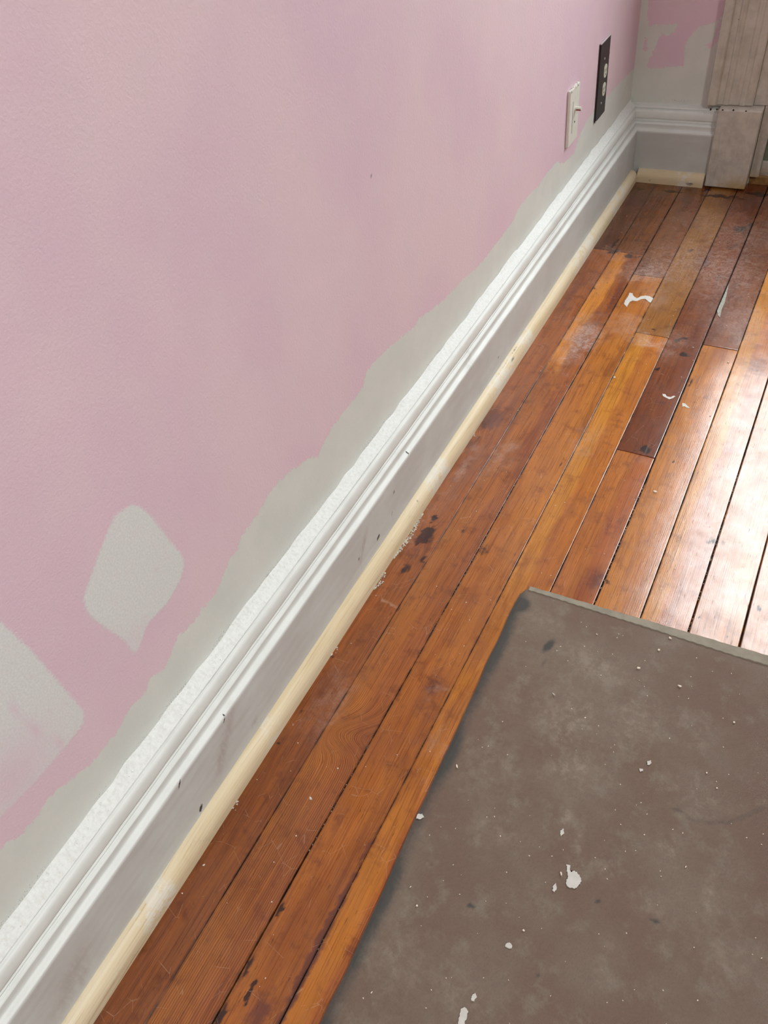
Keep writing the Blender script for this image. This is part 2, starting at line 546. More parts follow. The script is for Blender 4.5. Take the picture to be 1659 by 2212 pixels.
# half gap on each seam k (m)
GAP = {-1: 0.0003, 0: 0.0002, 1: 0.0008, 2: 0.00035, 3: 0.0004, 4: 0.0011, 5: 0.0005, 6: 0.0009, 7: 0.0010, 8: 0.0006}
DARK = [  # centre, across, along, angle, strength
    ((0.0922,0.8120), 0.013, 0.021, 0, 1.4), ((0.0865,0.8570), 0.0055, 0.014, 0, 1.25), ((0.0842,0.7831), 0.007, 0.014, 0, 1.25),
    ((0.1117,0.7521), 0.006, 0.012, 0, 0.95), ((0.0934,0.7179), 0.008, 0.012, 0, 0.85), ((0.0869,0.7480), 0.004, 0.010, 0, 0.6),
    ((0.0673,1.1560), 0.012, 0.025, 0, 0.65), ((0.0753,1.1017), 0.006, 0.014, 0, 0.6), ((0.4122,1.1952), 0.010, 0.010, 0, 1.3),
    ((0.3939,1.1823), 0.006, 0.006, 0, 0.8), ((0.3856,1.5968), 0.015, 0.007, 0.4, 1.3), ((0.4058,1.5393), 0.015, 0.009, -0.3, 1.3),
    ((0.3775,1.5646), 0.003, 0.012, 0, 0.7), ((0.1085,1.9925), 0.005, 0.045, 0, 0.95), ((0.1168,1.9519), 0.018, 0.014, 0, 0.9),
    ((0.1625,1.9408), 0.014, 0.010, 0, 0.9), ((0.1887,1.9377), 0.018, 0.007, 0, 0.8), ((0.2588,2.0137), 0.004, 0.006, 0, 0.95),
    ((0.3122,2.0123), 0.008, 0.012, 0, 0.8), ((0.4119,2.1551), 0.022, 0.020, 0, 0.95), ((0.4288,2.1812), 0.01, 0.02, 0, 0.8),
    ((0.3657,1.9562), 0.010, 0.018, 0, 0.85), ((0.3632,1.8781), 0.03, 0.05, 0, 0.3), ((0.4431,1.4422), 0.004, 0.020, 0, 1.0),
    ((0.3657,1.4623), 0.004, 0.014, 0, 0.9), ((0.7397,0.2876), 0.01, 0.01, 0, 0.0), ((0.2248,0.0245), 0.0030, 0.020, 0, 1.5),
    ((0.2052,0.0380), 0.004, 0.020, 0, 0.9), ((0.2049,-0.0153), 0.005, 0.022, 0, 1.0), ((0.2056,0.1210), 0.003, 0.010, 0, 1.0),
    ((0.1237,1.7613), 0.0025, 0.004, 0, 1.3), ((0.1136,1.7654), 0.002, 0.003, 0, 1.0), ((0.1378,1.7325), 0.002, 0.004, 0, 1.1),
    ((0.1478,1.7874), 0.003, 0.004, 0, 1.1), ((0.1560,1.7850), 0.002, 0.003, 0, 1.0), ((0.1511,1.7646), 0.002, 0.003, 0, 0.9),
    ((0.4017,1.4837), 0.006, 0.006, 0, 0.5), ((0.5884,0.9953), 0.014, 0.012, 0, 0.75), ((0.6015,1.0054), 0.010, 0.010, 0, 0.5),
    ((0.3469,0.9235), 0.006, 0.02, 0, 0.4), ((0.1108,0.6021), 0.003, 0.016, 0, 0.8), ((0.1407,0.5727), 0.003, 0.012, 0, 0.6),
    ((0.2437,0.5195), 0.014, 0.018, 0, 0.5), ((0.1572,0.8527), 0.01, 0.02, 0, 0.5), ((0.2087,0.8170), 0.016, 0.022, 0, 0.55),
    ((0.2680,1.0973), 0.005, 0.018, 0, 0.6), ((0.4266,0.7499), 0.006, 0.012, 0, 0.0), ((0.0623,0.4968), 0.004, 0.010, 0, 0.9),
    ((0.0680,0.3882), 0.003, 0.008, 0, 0.8), ((0.0657,0.3245), 0.0025, 0.006, 0, 1.0), ((0.4416,0.8323), 0.010, 0.004, -0.8, 0.9),
    ((0.3142,1.6163), 0.006, 0.004, 0, 0.9), ((0.4172,2.0662), 0.01, 0.03, 0, 0.5), ((0.5581,1.7181), 0.01, 0.01, 0, 0.5),
    ((0.6870,0.8782), 0.0045, 0.006, 0, 0.9), ((0.6237,0.8986), 0.010, 0.0015, 0.3, 0.95), ((0.6067,0.9244), 0.002, 0.006, 0, 0.5),
    ((0.5857,0.8293), 0.003, 0.0015, 0, 0.8), ((0.6036,0.8236), 0.003, 0.0015, 0, 0.8), ((0.6509,0.8021), 0.003, 0.008, 0, 0.7),
    ((0.4723,1.1781), 0.002, 0.006, 0, 1.1), ((0.4930,1.1788), 0.002, 0.004, 0, 0.9), ((0.2885,1.3995), 0.003, 0.02, 0, 0.3),
    ((0.0800,2.3374), 0.03, 0.006, 0.0, 0.8), ((0.1773,2.3398), 0.05, 0.007, 0.0, 0.9), ((0.3249,2.3389), 0.07, 0.010, 0.0, 1.2),
    ((0.4206,2.3758), 0.05, 0.014, 0.0, 1.1), ((0.2776,2.3748), 0.01, 0.012, 0.0, 1.1),
]
BROWN = [
    ((0.0747,1.1755), 0.026, 0.05, 0, 0.9), ((0.0653,1.0821), 0.014, 0.03, 0, 0.6), ((0.0872,0.7793), 0.02, 0.06, 0, 0.5),
    ((0.4351,1.8075), 0.06, 0.14, 0, 0.45), ((0.3537,1.9728), 0.03, 0.12, 0, 0.6), ((0.3827,2.3070), 0.10, 0.10, 0, 0.6),
    ((0.3236,0.9921), 0.02, 0.05, 0, 0.35), ((0.2782,0.0740), 0.006, 0.09, 0, 1.1), ((0.2756,0.1496), 0.005, 0.09, 0, 1.0),
    ((0.2760,0.2267), 0.003, 0.06, 0, 0.8), ((0.2507,0.5227), 0.03, 0.04, 0, 0.5), ((0.4237,0.8360), 0.02, 0.03, 0, 0.7),
    ((0.4010,1.2540), 0.025, 0.06, 0, 0.5), ((0.3911,1.3651), 0.02, 0.05, 0, 0.4), ((0.2494,0.0077), 0.016, 0.03, 0, 0.8),
    ((0.2607,2.1616), 0.05, 0.10, 0, 0.25), ((0.0880,0.4300), 0.02, 0.06, 0, 0.35), ((0.0720,2.2656), 0.08, 0.10, 0, 0.5),
    ((0.4230,0.9796), 0.01, 0.05, 0, 0.5), ((0.1172,1.0247), 0.02, 0.04, 0, 0.4), ((0.5631,1.5475), 0.03, 0.05, 0, 0.6),
    ((0.0764,1.7003), 0.014, 0.14, 0, 0.6), ((0.1885,1.7338), 0.012, 0.10, 0, 0.6), ((0.1521,1.5480), 0.02, 0.1, 0, 0.45),
]
HAZE = [
    ((0.1661,1.5483), 0.030, 0.055, 0, 1.0), ((0.1640,1.4610), 0.02, 0.04, 0, 0.9), ((0.0854,1.0126), 0.010, 0.045, 0, 0.8),
    ((0.1444,1.0729), 0.018, 0.035, 0, 0.6), ((0.2244,1.8625), 0.045, 0.04, 0, 0.75), ((0.2859,1.9541), 0.07, 0.10, 0, 0.55),
    ((0.4234,1.9190), 0.08, 0.12, 0, 0.55), ((0.4139,2.1447), 0.10, 0.08, 0, 0.45), ((0.3156,1.5701), 0.03, 0.02, 0, 0.8),
    ((0.2787,2.1946), 0.06, 0.06, 0, 0.35), ((0.2457,1.6196), 0.03, 0.04, 0, 0.4), ((0.2760,1.7600), 0.03, 0.03, 0, 0.4),
    ((0.2940,1.1831), 0.02, 0.05, 0, 0.3), ((0.0657,0.8220), 0.008, 0.06, 0, 0.35), ((0.0880,0.4300), 0.012, 0.05, 0, 0.25),
    ((0.2593,0.5313), 0.008, 0.010, 0, 0.5), ((0.2897,0.4418), 0.008, 0.03, 0, 0.3), ((0.3680,1.5772), 0.03, 0.04, 0, 0.35),
    ((0.1278,1.9366), 0.04, 0.03, 0, 0.4), ((0.4996,1.6996), 0.08, 0.08, 0, 0.4), ((0.3191,0.4136), 0.012, 0.05, 0, 0.25),
    ((0.1281,1.8106), 0.03, 0.06, 0, 0.3), ((0.1157,0.4147), 0.01, 0.05, 0, 0.3), ((0.5899,1.0224), 0.03, 0.04, 0, 0.35),
]
V, Fc, A_base, A_gc, A_dirt, A_ring, A_gap = [], [], [], [], [], [], []
off = 0
for b, segs in D.items():
    xl = 0.018 if b == 0 else seam(b - 1) + GAP[b - 1]
    xr = seam(b) - GAP[b]
    for si, (y0, y1, ca, cb, split, ring) in enumerate(segs):
        ya = y0 + (0.0006 if si else 0)
        yb = y1 - (0.0006 if si < len(segs) - 1 else 0)
        us = np.concatenate([[0, 0.0], [0.0007, 0.002], np.linspace(0.004, xr - xl - 0.004, 19), [xr - xl - 0.002, xr - xl - 0.0007], [xr - xl, xr - xl]]) + xl
        n = int((yb - ya) / 0.005)
        vs = np.concatenate([[ya, ya], [ya + 0.0008], np.linspace(ya + 0.003, yb - 0.003, n), [yb - 0.0008], [yb, yb]])
        U, W = np.meshgrid(us, vs)
        nu, nv = len(us), len(vs)
        Z = np.zeros_like(U)
        Z[:, 1] = Z[:, -2] = -0.0003
        Z[1, :] = np.minimum(Z[1, :], -0.0005)
        Z[-2, :] = np.minimum(Z[-2, :], -0.0005)
        # boards wander a little along their length
        wob = 0.0005 * smooth_noise(W, W * 0 + b * 3.7, 5, 0.16)
        edge = np.clip(1 - np.minimum(U - xl, xr - U) / 0.004, 0, 1)
        X = U + wob * edge * np.where(U - xl < xr - U, 1, -1)
        Z += -0.0003 * (2 * (U - xl) / (xr - xl) - 1) ** 2
        Z[:, 0] = Z[:, -1] = -0.012
        Z[0, :] = Z[-1, :] = -0.012
        V.append(np.stack([X, W, Z], -1).reshape(-1, 3))
        Fc.append(grid(us, vs) + off)
        off += nu * nv
        u, v = U.ravel(), W.ravel()
        fr = (u - xl) / (xr - xl)
        fr2 = fr + 0.10 * smooth_noise(v, v * 0 + b, 9, 0.25) + 0.06 * smooth_noise(u, v, 3, 0.03)
        t = np.clip((fr2 - split) / 0.08 + 0.5, 0, 1)[:, None]
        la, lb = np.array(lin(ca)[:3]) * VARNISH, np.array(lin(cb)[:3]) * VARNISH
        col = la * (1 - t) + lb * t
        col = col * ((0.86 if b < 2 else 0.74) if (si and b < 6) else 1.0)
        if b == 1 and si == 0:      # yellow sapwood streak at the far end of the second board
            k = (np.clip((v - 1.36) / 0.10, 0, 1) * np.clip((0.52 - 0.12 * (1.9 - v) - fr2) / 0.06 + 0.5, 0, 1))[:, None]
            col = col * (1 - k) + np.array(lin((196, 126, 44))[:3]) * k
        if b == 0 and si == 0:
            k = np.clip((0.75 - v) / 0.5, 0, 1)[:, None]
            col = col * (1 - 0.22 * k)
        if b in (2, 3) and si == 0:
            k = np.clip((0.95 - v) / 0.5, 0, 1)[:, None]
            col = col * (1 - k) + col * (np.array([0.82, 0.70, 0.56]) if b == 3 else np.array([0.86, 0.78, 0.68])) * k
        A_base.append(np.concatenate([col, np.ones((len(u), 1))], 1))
        sd = random.random() * 50
        gx = u + 0.006 * smooth_noise(v, v * 0 + b * 2.3, 17, 0.5)
        if b == 1:                   # curly figure round a healed knot
            cy = 0.385
            dd = (v - cy - 0.25 * (u - 0.16))
            gx = gx + 0.052 * np.exp(-(dd / 0.030) ** 2) * np.clip((u - 0.118) / 0.02, 0, 1)
        for kc, ks in (((0.3962,1.5708), 0.018), ((0.0758,1.1675), 0.022), ((0.0922,0.8120), 0.016), ((0.4122,1.1952), 0.012)):
            r = np.sqrt(((u - kc[0])) ** 2 + ((v - kc[1]) / 2.2) ** 2)
            gx = gx + np.sign(u - kc[0] + 1e-6) * 0.012 * np.exp(-(r / ks) ** 2)
        A_gc.append(np.stack([gx + sd, v + sd * 3, np.full_like(u, sd)], 1))
        wu = u + 0.0035 * smooth_noise(u, v, 61, 0.009) + 0.002 * smooth_noise(u, v, 62, 0.004)
        wv = v + 0.008 * smooth_noise(u, v, 63, 0.014) + 0.003 * smooth_noise(u, v, 64, 0.006)
        hu = u + 0.016 * smooth_noise(u, v, 65, 0.022) + 0.008 * smooth_noise(u, v, 66, 0.009)
        hv_ = v + 0.030 * smooth_noise(u, v, 67, 0.030) + 0.012 * smooth_noise(u, v, 68, 0.012)
        dk = np.zeros_like(u)
        bw = np.zeros_like(u)
        hz = np.zeros_like(u)
        for arr, L in ((dk, DARK), (bw, BROWN), (hz, HAZE)):
            for c, rx, ry, an, s in L:
                if arr is hz:
                    arr[:] = np.minimum(1, arr + s * gauss(hu, hv_, c, rx * 1.15, ry * 1.15, an))
                else:
                    arr[:] = np.maximum(arr, s * gauss(wu, wv, c, rx, ry, an))
        jn = np.zeros_like(u)
        if si:
            jn = np.exp(-((v - y0) / 0.006) ** 2)
        if si < len(segs) - 1:
            jn = np.maximum(jn, np.exp(-((v - y1) / 0.006) ** 2))
        dk = np.maximum(dk, 0.35 * jn)
        A_dirt.append(np.stack([dk, hz, bw, np.ones_like(u)], 1))
        rg = np.full_like(u, ring)
        if b == 1 and si == 0:
            rg = 0.22 + 0.78 * np.clip((0.50 - v) / 0.10, 0, 1)
            rg = np.maximum(rg, 0.55 * np.exp(-((v - 0.95) / 0.25) ** 2))
        A_ring.append(rg)
        g = np.exp(-(np.minimum(u - xl, xr - u) / 0.0016) ** 2)
        g[np.isclose(Z.ravel(), -0.012)] = 1.0
        A_gap.append(g)
V = np.concatenate(V)
Fc = np.concatenate(Fc)
nb_ = len(V)
# the rest of the room's floor, plain, and the dark base under the gaps
rest = [(seam(8) + 0.001, XR, -0.3, 2.47), (-0.02, XR, YB, -0.3005)]
xv, xf = [], []
for (a, b_, c, d_) in rest:
    i = nb_ + len(xv)
    xv += [(a, c, 0), (b_, c, 0), (b_, d_, 0), (a, d_, 0)]
    xf.append((i, i + 1, i + 2, i + 3))
ne = len(xv)
V = np.concatenate([V, np.array(xv)])
cc = np.array(lin((160, 96, 46)))
A_base = np.concatenate(A_base + [np.tile(cc, (ne, 1))])
A_gc = np.concatenate(A_gc + [np.array(xv)])
A_dirt = np.concatenate(A_dirt + [np.tile([0, 0, 0, 1.0], (ne, 1))])
A_ring = np.concatenate(A_ring + [np.full(ne, 0.3)])
A_gap = np.concatenate(A_gap + [np.zeros(ne)])
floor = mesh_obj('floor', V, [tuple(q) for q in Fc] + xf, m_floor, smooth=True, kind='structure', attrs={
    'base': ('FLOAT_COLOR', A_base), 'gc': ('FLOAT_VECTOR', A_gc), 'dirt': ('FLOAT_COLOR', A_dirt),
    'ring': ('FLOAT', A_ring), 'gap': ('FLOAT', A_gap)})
box('subfloor', -0.02, XR, YB, 2.47, -0.05, -0.007, m_void, floor)

# ------------------------------------------------------------------ left wall with skim coat and patches
SKIMLINE = [(-0.0039,0.3116),(0.0080,0.3091),(0.0153,0.2970),(0.0298,0.2997),(0.0389,0.2950),(0.0478,0.2975),(0.0610,0.3010),(0.0726,0.2992),(0.0841,0.2932),(0.1057,0.2837),(0.1218,0.2768),(0.1361,0.2771),(0.1511,0.2769),(0.1667,0.2756),(0.1986,0.2867),(0.2208,0.2795),(0.2397,0.2919),(0.2637,0.2802),(0.2864,0.2926),(0.3019,0.3026),(0.3352,0.2928),(0.3518,0.2989),(0.3850,0.2958),(0.4163,0.3120),(0.4299,0.3230),(0.4490,0.3204),(0.4682,0.3363),(0.4770,0.3329),(0.5106,0.3372),(0.5356,0.3449),(0.5633,0.3478),(0.5990,0.3413),(0.6161,0.3346),(0.6455,0.3262),(0.6647,0.3092),(0.6770,0.3197),(0.7152,0.3297),(0.7476,0.3331),(0.7748,0.3324),(0.8180,0.3349),(0.8355,0.3537),(0.8828,0.3555),(0.9677,0.3402),(1.0117,0.3295),(1.0276,0.3372),(1.1242,0.3143),(1.2253,0.3052),(1.2870,0.2956),(1.3403,0.2925),(1.4011,0.2951),(1.4958,0.2968),(1.5247,0.3121),(1.5873,0.3120),(1.6604,0.3058),(1.7020,0.3110),(1.7712,0.3118),(1.8296,0.2841),(1.9156,0.2737),(1.9301,0.2921),(1.9593,0.3092),(2.0070,0.3195),(2.0618,0.3215),(2.1705,0.3175),(2.2999,0.3128),(2.4442,0.3020)]
P1 = [(0.3379,0.5273),(0.3464,0.5117),(0.3532,0.4844),(0.3575,0.4456),(0.3645,0.4082),(0.3633,0.3893),(0.3465,0.3737),(0.3139,0.3639),(0.2755,0.3668),(0.2489,0.3477),(0.2395,0.3533),(0.2410,0.3781),(0.2300,0.4253),(0.2241,0.4572),(0.2276,0.4786),(0.2409,0.4897),(0.2589,0.5017),(0.2851,0.5189),(0.3107,0.5341)]
P2 = [(0.1514,0.5458),(0.1521,0.5269),(0.1551,0.4854),(0.1546,0.4421),(0.1542,0.3868),(0.1537,0.3518),(0.1445,0.3386),(0.1266,0.3374),(0.0970,0.3382),(0.0639,0.3396),(0.0326,0.3448),(0.0202,0.3479),(-0.0024,0.3712),(0.0063,0.4594),(0.0761,0.5656),(0.1272,0.5779)]
skpoly = [(-1.5, SKIMLINE[0][1] - 0.02)] + SKIMLINE + [(2.6, SKIMLINE[-1][1] + 0.02), (2.6, -0.5), (-1.5, -0.5)]
ys = np.arange(-0.6, YF - 0.004, 0.008)
ys = np.append(ys, YF)
zs = np.arange(0.0, 1.608, 0.008)
Yg, Zg = np.meshgrid(ys, zs)
y_, z_ = Yg.ravel(), Zg.ravel()
vv = [np.stack([np.zeros_like(y_), y_, z_], 1)]
ff = [grid(ys, zs)]
n0 = len(y_)
ext = [(YB, -0.6, 0, ZC), (-0.6, YF, 1.6, ZC)]
ev, ef = [], []
for (a, b_, c, d_) in ext:
    i = n0 + len(ev)
    ev += [(0, a, c), (0, b_, c), (0, b_, d_), (0, a, d_)]
    ef.append((i, i + 1, i + 2, i + 3))
skim = np.concatenate([sdist(y_, z_, skpoly), np.full(len(ev), -1.0)])
patch = np.maximum(sdist(y_, z_, P1), sdist(y_, z_, P2))
patch = np.concatenate([patch, np.full(len(ev), -1.0)])
# the lower rim of the big patch and the tail of the diamond are thinned out
c1, c2 = (0.0505,0.3738), (0.2503,0.3658)
thin = 0.75 * gauss(y_, z_, c1, 0.06, 0.05) + 0.25 * gauss(y_, z_, c2, 0.03, 0.03)
# a faint fold of pink between two skim coats inside the big patch
crk = sdist(y_, z_, [(0.1056,0.4767),(0.1086,0.4641),(0.1039,0.4473),(0.1013,0.4262),(0.1030,0.4049),(0.1074,0.3767),(0.1134,0.3394)], closed=False)
thin += 0.55 * np.exp(-(crk / 0.0022) ** 2)
thin = np.concatenate([np.clip(thin, 0, 1), np.zeros(len(ev))])
mark = np.zeros_like(y_)
for c, r1, r2, an, s in [((0.9367,0.6420), 0.004, 0.004, 0, 0.9), ((1.3557,0.3432), 0.004, 0.006, 0, 0.9), ((1.0973,0.4153), 0.003, 0.02, 0.2, 0.42),
                         ((0.4104,0.5109), 0.004, 0.004, 0, 0.7), ((0.2195,0.6147), 0.006, 0.006, 0, 0.5), ((0.1963,0.6091), 0.008, 0.01, 0, 0.5),
                         ((0.4798,0.2147), 0.003, 0.011, -0.5, 1.2)]:
    mark = np.maximum(mark, s * gauss(y_, z_, c, r1, r2, an))
mark = np.concatenate([mark, np.zeros(len(ev))])
wl = mesh_obj('wall_left', np.concatenate(vv + [np.array(ev)]), [tuple(q) for q in ff[0]] + ef, m_wall, smooth=True, kind='structure', attrs={
    'skim': ('FLOAT', skim), 'patch': ('FLOAT', patch), 'thin': ('FLOAT', thin), 'mark': ('FLOAT', mark)})

# ------------------------------------------------------------------ far wall (pink, half skimmed), with the door opening
DX0, DX1, DZ1 = 0.402, 1.32, 2.58
xs = np.append(np.arange(0.0, DX0 - 0.004, 0.006), DX0)
zs = np.arange(0.0, 1.206, 0.006)
Xg, Zg = np.meshgrid(xs, zs)
x_, z_ = Xg.ravel(), Zg.ravel()
n0 = len(x_)
PK = [(0.0118,0.5361),(0.2330,0.5325),(0.2201,0.4612),(0.2208,0.4337),(0.2052,0.4229),(0.1600,0.4072),(0.1389,0.3802),(0.1335,0.3527),(0.1400,0.3131),(0.0727,0.3064),(0.0376,0.3029),(0.0400,0.3247),(0.0546,0.3604),(0.0586,0.3778),(0.0726,0.4042),(0.0508,0.4152),(0.0285,0.4105),(0.0223,0.4285)]
PK2 = [(0.2119,0.4251),(0.2202,0.4251),(0.2157,0.3746),(0.2044,0.3575),(0.1859,0.3651),(0.2061,0.3744)]
PK3 = [(0.0192,0.3830),(0.0263,0.3785),(0.0342,0.3483),(0.0201,0.3457)]
WH = [(0.0562,0.4130),(0.1080,0.4179),(0.1012,0.3977),(0.0807,0.3839),(0.0670,0.3905)]
PK4 = [(0.1977,0.3539),(0.2171,0.3543),(0.2212,0.2942),(0.2146,0.2761)]
sk = -np.maximum.reduce([sdist(x_, z_, PK), sdist(x_, z_, PK2), sdist(x_, z_, PK3)])
sk = np.maximum(sk, sdist(x_, z_, WH) - 0.001)
pt = np.full_like(x_, -1.0)
ev, ef = [], []
for (a, b_, c, d_) in [(0, DX0, 1.2, ZC), (DX0, DX1, DZ1, ZC), (DX1, XR, 0, ZC)]:
    i = n0 + len(ev)
    ev += [(a, YF, c), (b_, YF, c), (b_, YF, d_), (a, YF, d_)]
    ef.append((i, i + 1, i + 2, i + 3))
mk = np.zeros_like(x_)
for c, r1, r2, an, s in [((0.2204,0.2583), 0.004, 0.03, 0, 0.55)]:
    mk = np.maximum(mk, s * gauss(x_, z_, c, r1, r2, an))
mesh_obj('wall_far', np.concatenate([np.stack([x_, np.full_like(x_, YF), z_], 1), np.array(ev)]), [tuple(q) for q in grid(xs, zs)] + ef,
         m_wall, smooth=True, kind='structure', attrs={
    'skim': ('FLOAT', np.concatenate([sk, np.full(len(ev), -1.0)])), 'patch': ('FLOAT', np.concatenate([pt, np.full(len(ev), -1.0)])),
    'thin': ('FLOAT', np.zeros(n0 + len(ev))), 'mark': ('FLOAT', np.concatenate([mk, np.zeros(len(ev))]))})

# ------------------------------------------------------------------ rest of the room shell
box('wall_right', XR, XR + 0.12, YB, YF, 0, ZC, m_roomwall, kind='structure')
box('wall_back', 0, XR, YB - 0.12, YB, 0, ZC, m_roomwall, kind='structure')
box('ceiling', -0.12, XR + 0.12, YB - 0.12, YF + 0.12, ZC, ZC + 0.08, m_ceil, kind='structure')
# ------------------------------------------------------------------ baseboards
# profile as (distance from wall, height, flat-face weight, roughness weight), bottom to top
def U(xu, zu):
    return ((xu + 0.54) * 1.1, zu * 1.1)


PROF = []
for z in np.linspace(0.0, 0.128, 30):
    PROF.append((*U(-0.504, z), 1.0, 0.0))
PROF += [(*U(-0.5042, 0.1322), 0.6, 0.0), (*U(-0.5056, 0.1338), 0.0, 0.1), (*U(-0.509, 0.1350), 0, 0.15), (*U(-0.5122, 0.1362), 0, 0.15),
         (*U(-0.5130, 0.1380), 0.35, 0), (*U(-0.5132, 0.1430), 0.5, 0), (*U(-0.5130, 0.1478), 0.5, 0), (*U(-0.5133, 0.1490), 0, 0),
         (*U(-0.5150, 0.1504), 0, 0), (*U(-0.5162, 0.1512), 0, 0), (*U(-0.5200, 0.1510), 0, 0), (*U(-0.5200, 0.1528), 0, 0), (*U(-0.5172, 0.1548), 0, 0),
         (*U(-0.5178, 0.1562), 0, 0), (*U(-0.5204, 0.1564), 0, 0), (*U(-0.5202, 0.1586), 0, 0), (*U(-0.5168, 0.1612), 0, 0), (*U(-0.5160, 0.1650), 0, 0),
         (*U(-0.5162, 0.1710), 0, 0), (*U(-0.5170, 0.1765), 0, 0), (*U(-0.5184, 0.1808), 0, 0), (*U(-0.5208, 0.1826), 0, 0), (*U(-0.5245, 0.1818), 0, 0),
         (*U(-0.5242, 0.1846), 0, 0.2), (*U(-0.5216, 0.1862), 0, 0.3), (*U(-0.5236, 0.1880), 0, 0.5), (*U(-0.5290, 0.1896), 0, 1), (*U(-0.5345, 0.1908), 0, 1),
         (*U(-0.5400, 0.1925), 0, 1)]
PROF = np.array(PROF)


def base_run(name, mat, a0, a1, step, place, marks, smears):
    aa = np.arange(a0, a1, step)
    aa = np.append(aa, a1)
    n, m = len(aa), len(PROF)
    A, K = np.meshgrid(aa, np.arange(m))
    d, h, fw, rw = (PROF[K, i] for i in range(4))
    # hand-painted edges are never dead straight
    d = d + 0.0004 * smooth_noise(A, h * 8, 11, 0.05) * (h > 0.03)
    h2 = h + 0.0004 * smooth_noise(A, d * 9, 12, 0.03) * (h > 0.13)
    P = place(d, A, h2)
    af, hf = A.ravel(), h2.ravel()
    mk = np.zeros_like(af)
    for c, r1, r2, an, s in marks:
        mk = np.maximum(mk, s * gauss(af, hf, c, r1, r2, an))
    sm = np.zeros_like(af)
    for c, r1, r2, an, s in smears:
        sm = np.maximum(sm, s * gauss(af, hf, c, r1, r2, an))
    return mesh_obj(name, P.reshape(-1, 3), grid(aa, np.arange(m)), mat, smooth=True, kind='structure', attrs={
        'face': ('FLOAT', fw.ravel()), 'rough_': ('FLOAT', rw.ravel()), 'mark': ('FLOAT', mk), 'smear': ('FLOAT', sm)})


MARKS = [((0.7266,0.0625), 0.008, 0.003, 0.5, 1.3), ((0.8018,0.1106), 0.007, 0.0018, 0.9, 1.0), ((0.8290,0.0893), 0.006, 0.0015, 0.9, 0.8), ((0.7840,0.0694), 0.007, 0.0015, 0.9, 0.9),
         ((0.7624,0.0940), 0.004, 0.0014, 0.9, 0.6), ((0.6573,0.0775), 0.006, 0.002, 0.9, 0.85), ((0.1757,0.0481), 0.008, 0.0026, 0.9, 1.3), ((1.3083,0.0687), 0.005, 0.002, 0.5, 1.1),
         ((0.8732,0.1476), 0.006, 0.0015, 0.7, 0.9), ((0.2783,0.1425), 0.010, 0.0014, 0.9, 0.95), ((0.1736,0.1399), 0.010, 0.0014, 0.9, 0.95), ((0.3122,0.1431), 0.010, 0.0014, 0.9, 0.5),
         ((0.3191,0.1780), 0.002, 0.002, 0, 0.9), ((1.3733,0.1398), 0.004, 0.0012, 0.9, 0.7)]
SMEARS = [((0.6783,0.0906), 0.030, 0.006, 0.9, 0.9), ((0.2472,0.0870), 0.035, 0.010, 0.9, 0.9), ((0.2792,0.1176), 0.03, 0.008, 0.9, 0.7), ((-0.0807,0.0754), 0.05, 0.02, 0.6, 0.55),
          ((-0.0638,0.0620), 0.02, 0.008, 0.9, 0.7), ((0.3195,0.0594), 0.01, 0.006, 0.6, 0.6), ((1.1674,0.1555), 0.04, 0.012, 0.6, 0.4), ((1.6765,0.1630), 0.08, 0.03, 0.3, 0.3)]
bl = base_run('baseboard_left', m_trim, -0.35, YF, 0.004, lambda d, a, h: np.stack([d, np.minimum(a, YF - d), h], -1), MARKS, SMEARS)
bf = base_run('baseboard_far', m_trim, 0.0, 0.262, 0.003, lambda d, a, h: np.stack([np.maximum(a, d), YF - d, h], -1), [], [])


# knobbly plaster bead squeezed along the joint of cap and wall
def bead(name, a0, a1, step, place, seed, amp, parent):
    aa = np.append(np.arange(a0, a1, step), a1)
    K = 17
    t = np.linspace(0, 1, K)
    pd = 0.0262 - 0.0262 * t ** 1.0
    A, T = np.meshgrid(aa, t)
    d = 0.0215 * (1 - T) ** 1.15 + 0.0006
    h = 0.2058 + 0.0085 * T + 0.003 * np.clip(T - 0.75, 0, 1) / 0.25
    e = np.sin(np.pi * np.clip(T * 1.02, 0, 1)) ** 0.35
    nz = 0.5 + 0.5 * (0.30 * smooth_noise(A, T * 0.022 + 3, seed, 0.009) + 0.40 * smooth_noise(A, T * 0.022 + 5, seed + 3, 0.0040) + 0.55 * smooth_noise(A, T * 0.022 + 7, seed + 1, 0.0024))
    near = np.clip((1.5 - A) / 1.3, 0.25, 1.0)
    bumps = amp * near * nz * e * np.clip(T * 1.8, 0.12, 1)
    up = 0.004 * smooth_noise(A, A * 0 + 2, seed + 2, 0.03) * np.clip(T - 0.6, 0, 1) / 0.4
    d2 = np.maximum(d + bumps * (0.4 + 0.6 * T), 0.0003)
    h2 = h + bumps * 0.8 + up
    d2[0] = 0.0200
    h2[0] = 0.2045
    d2[-1] = -0.0005
    P = place(d2, A, h2)
    z0 = np.zeros(A.size)
    return mesh_obj(name, P.reshape(-1, 3), grid(aa, t), m_caulk, parent=parent, smooth=True)


pb = bead('plaster_bead', -0.3, YF, 0.0018, lambda d, a, h: np.stack([d, np.minimum(a, YF - d), h], -1), 21, 0.0032, bl)
pb['label'] = 'rough white plaster bead'


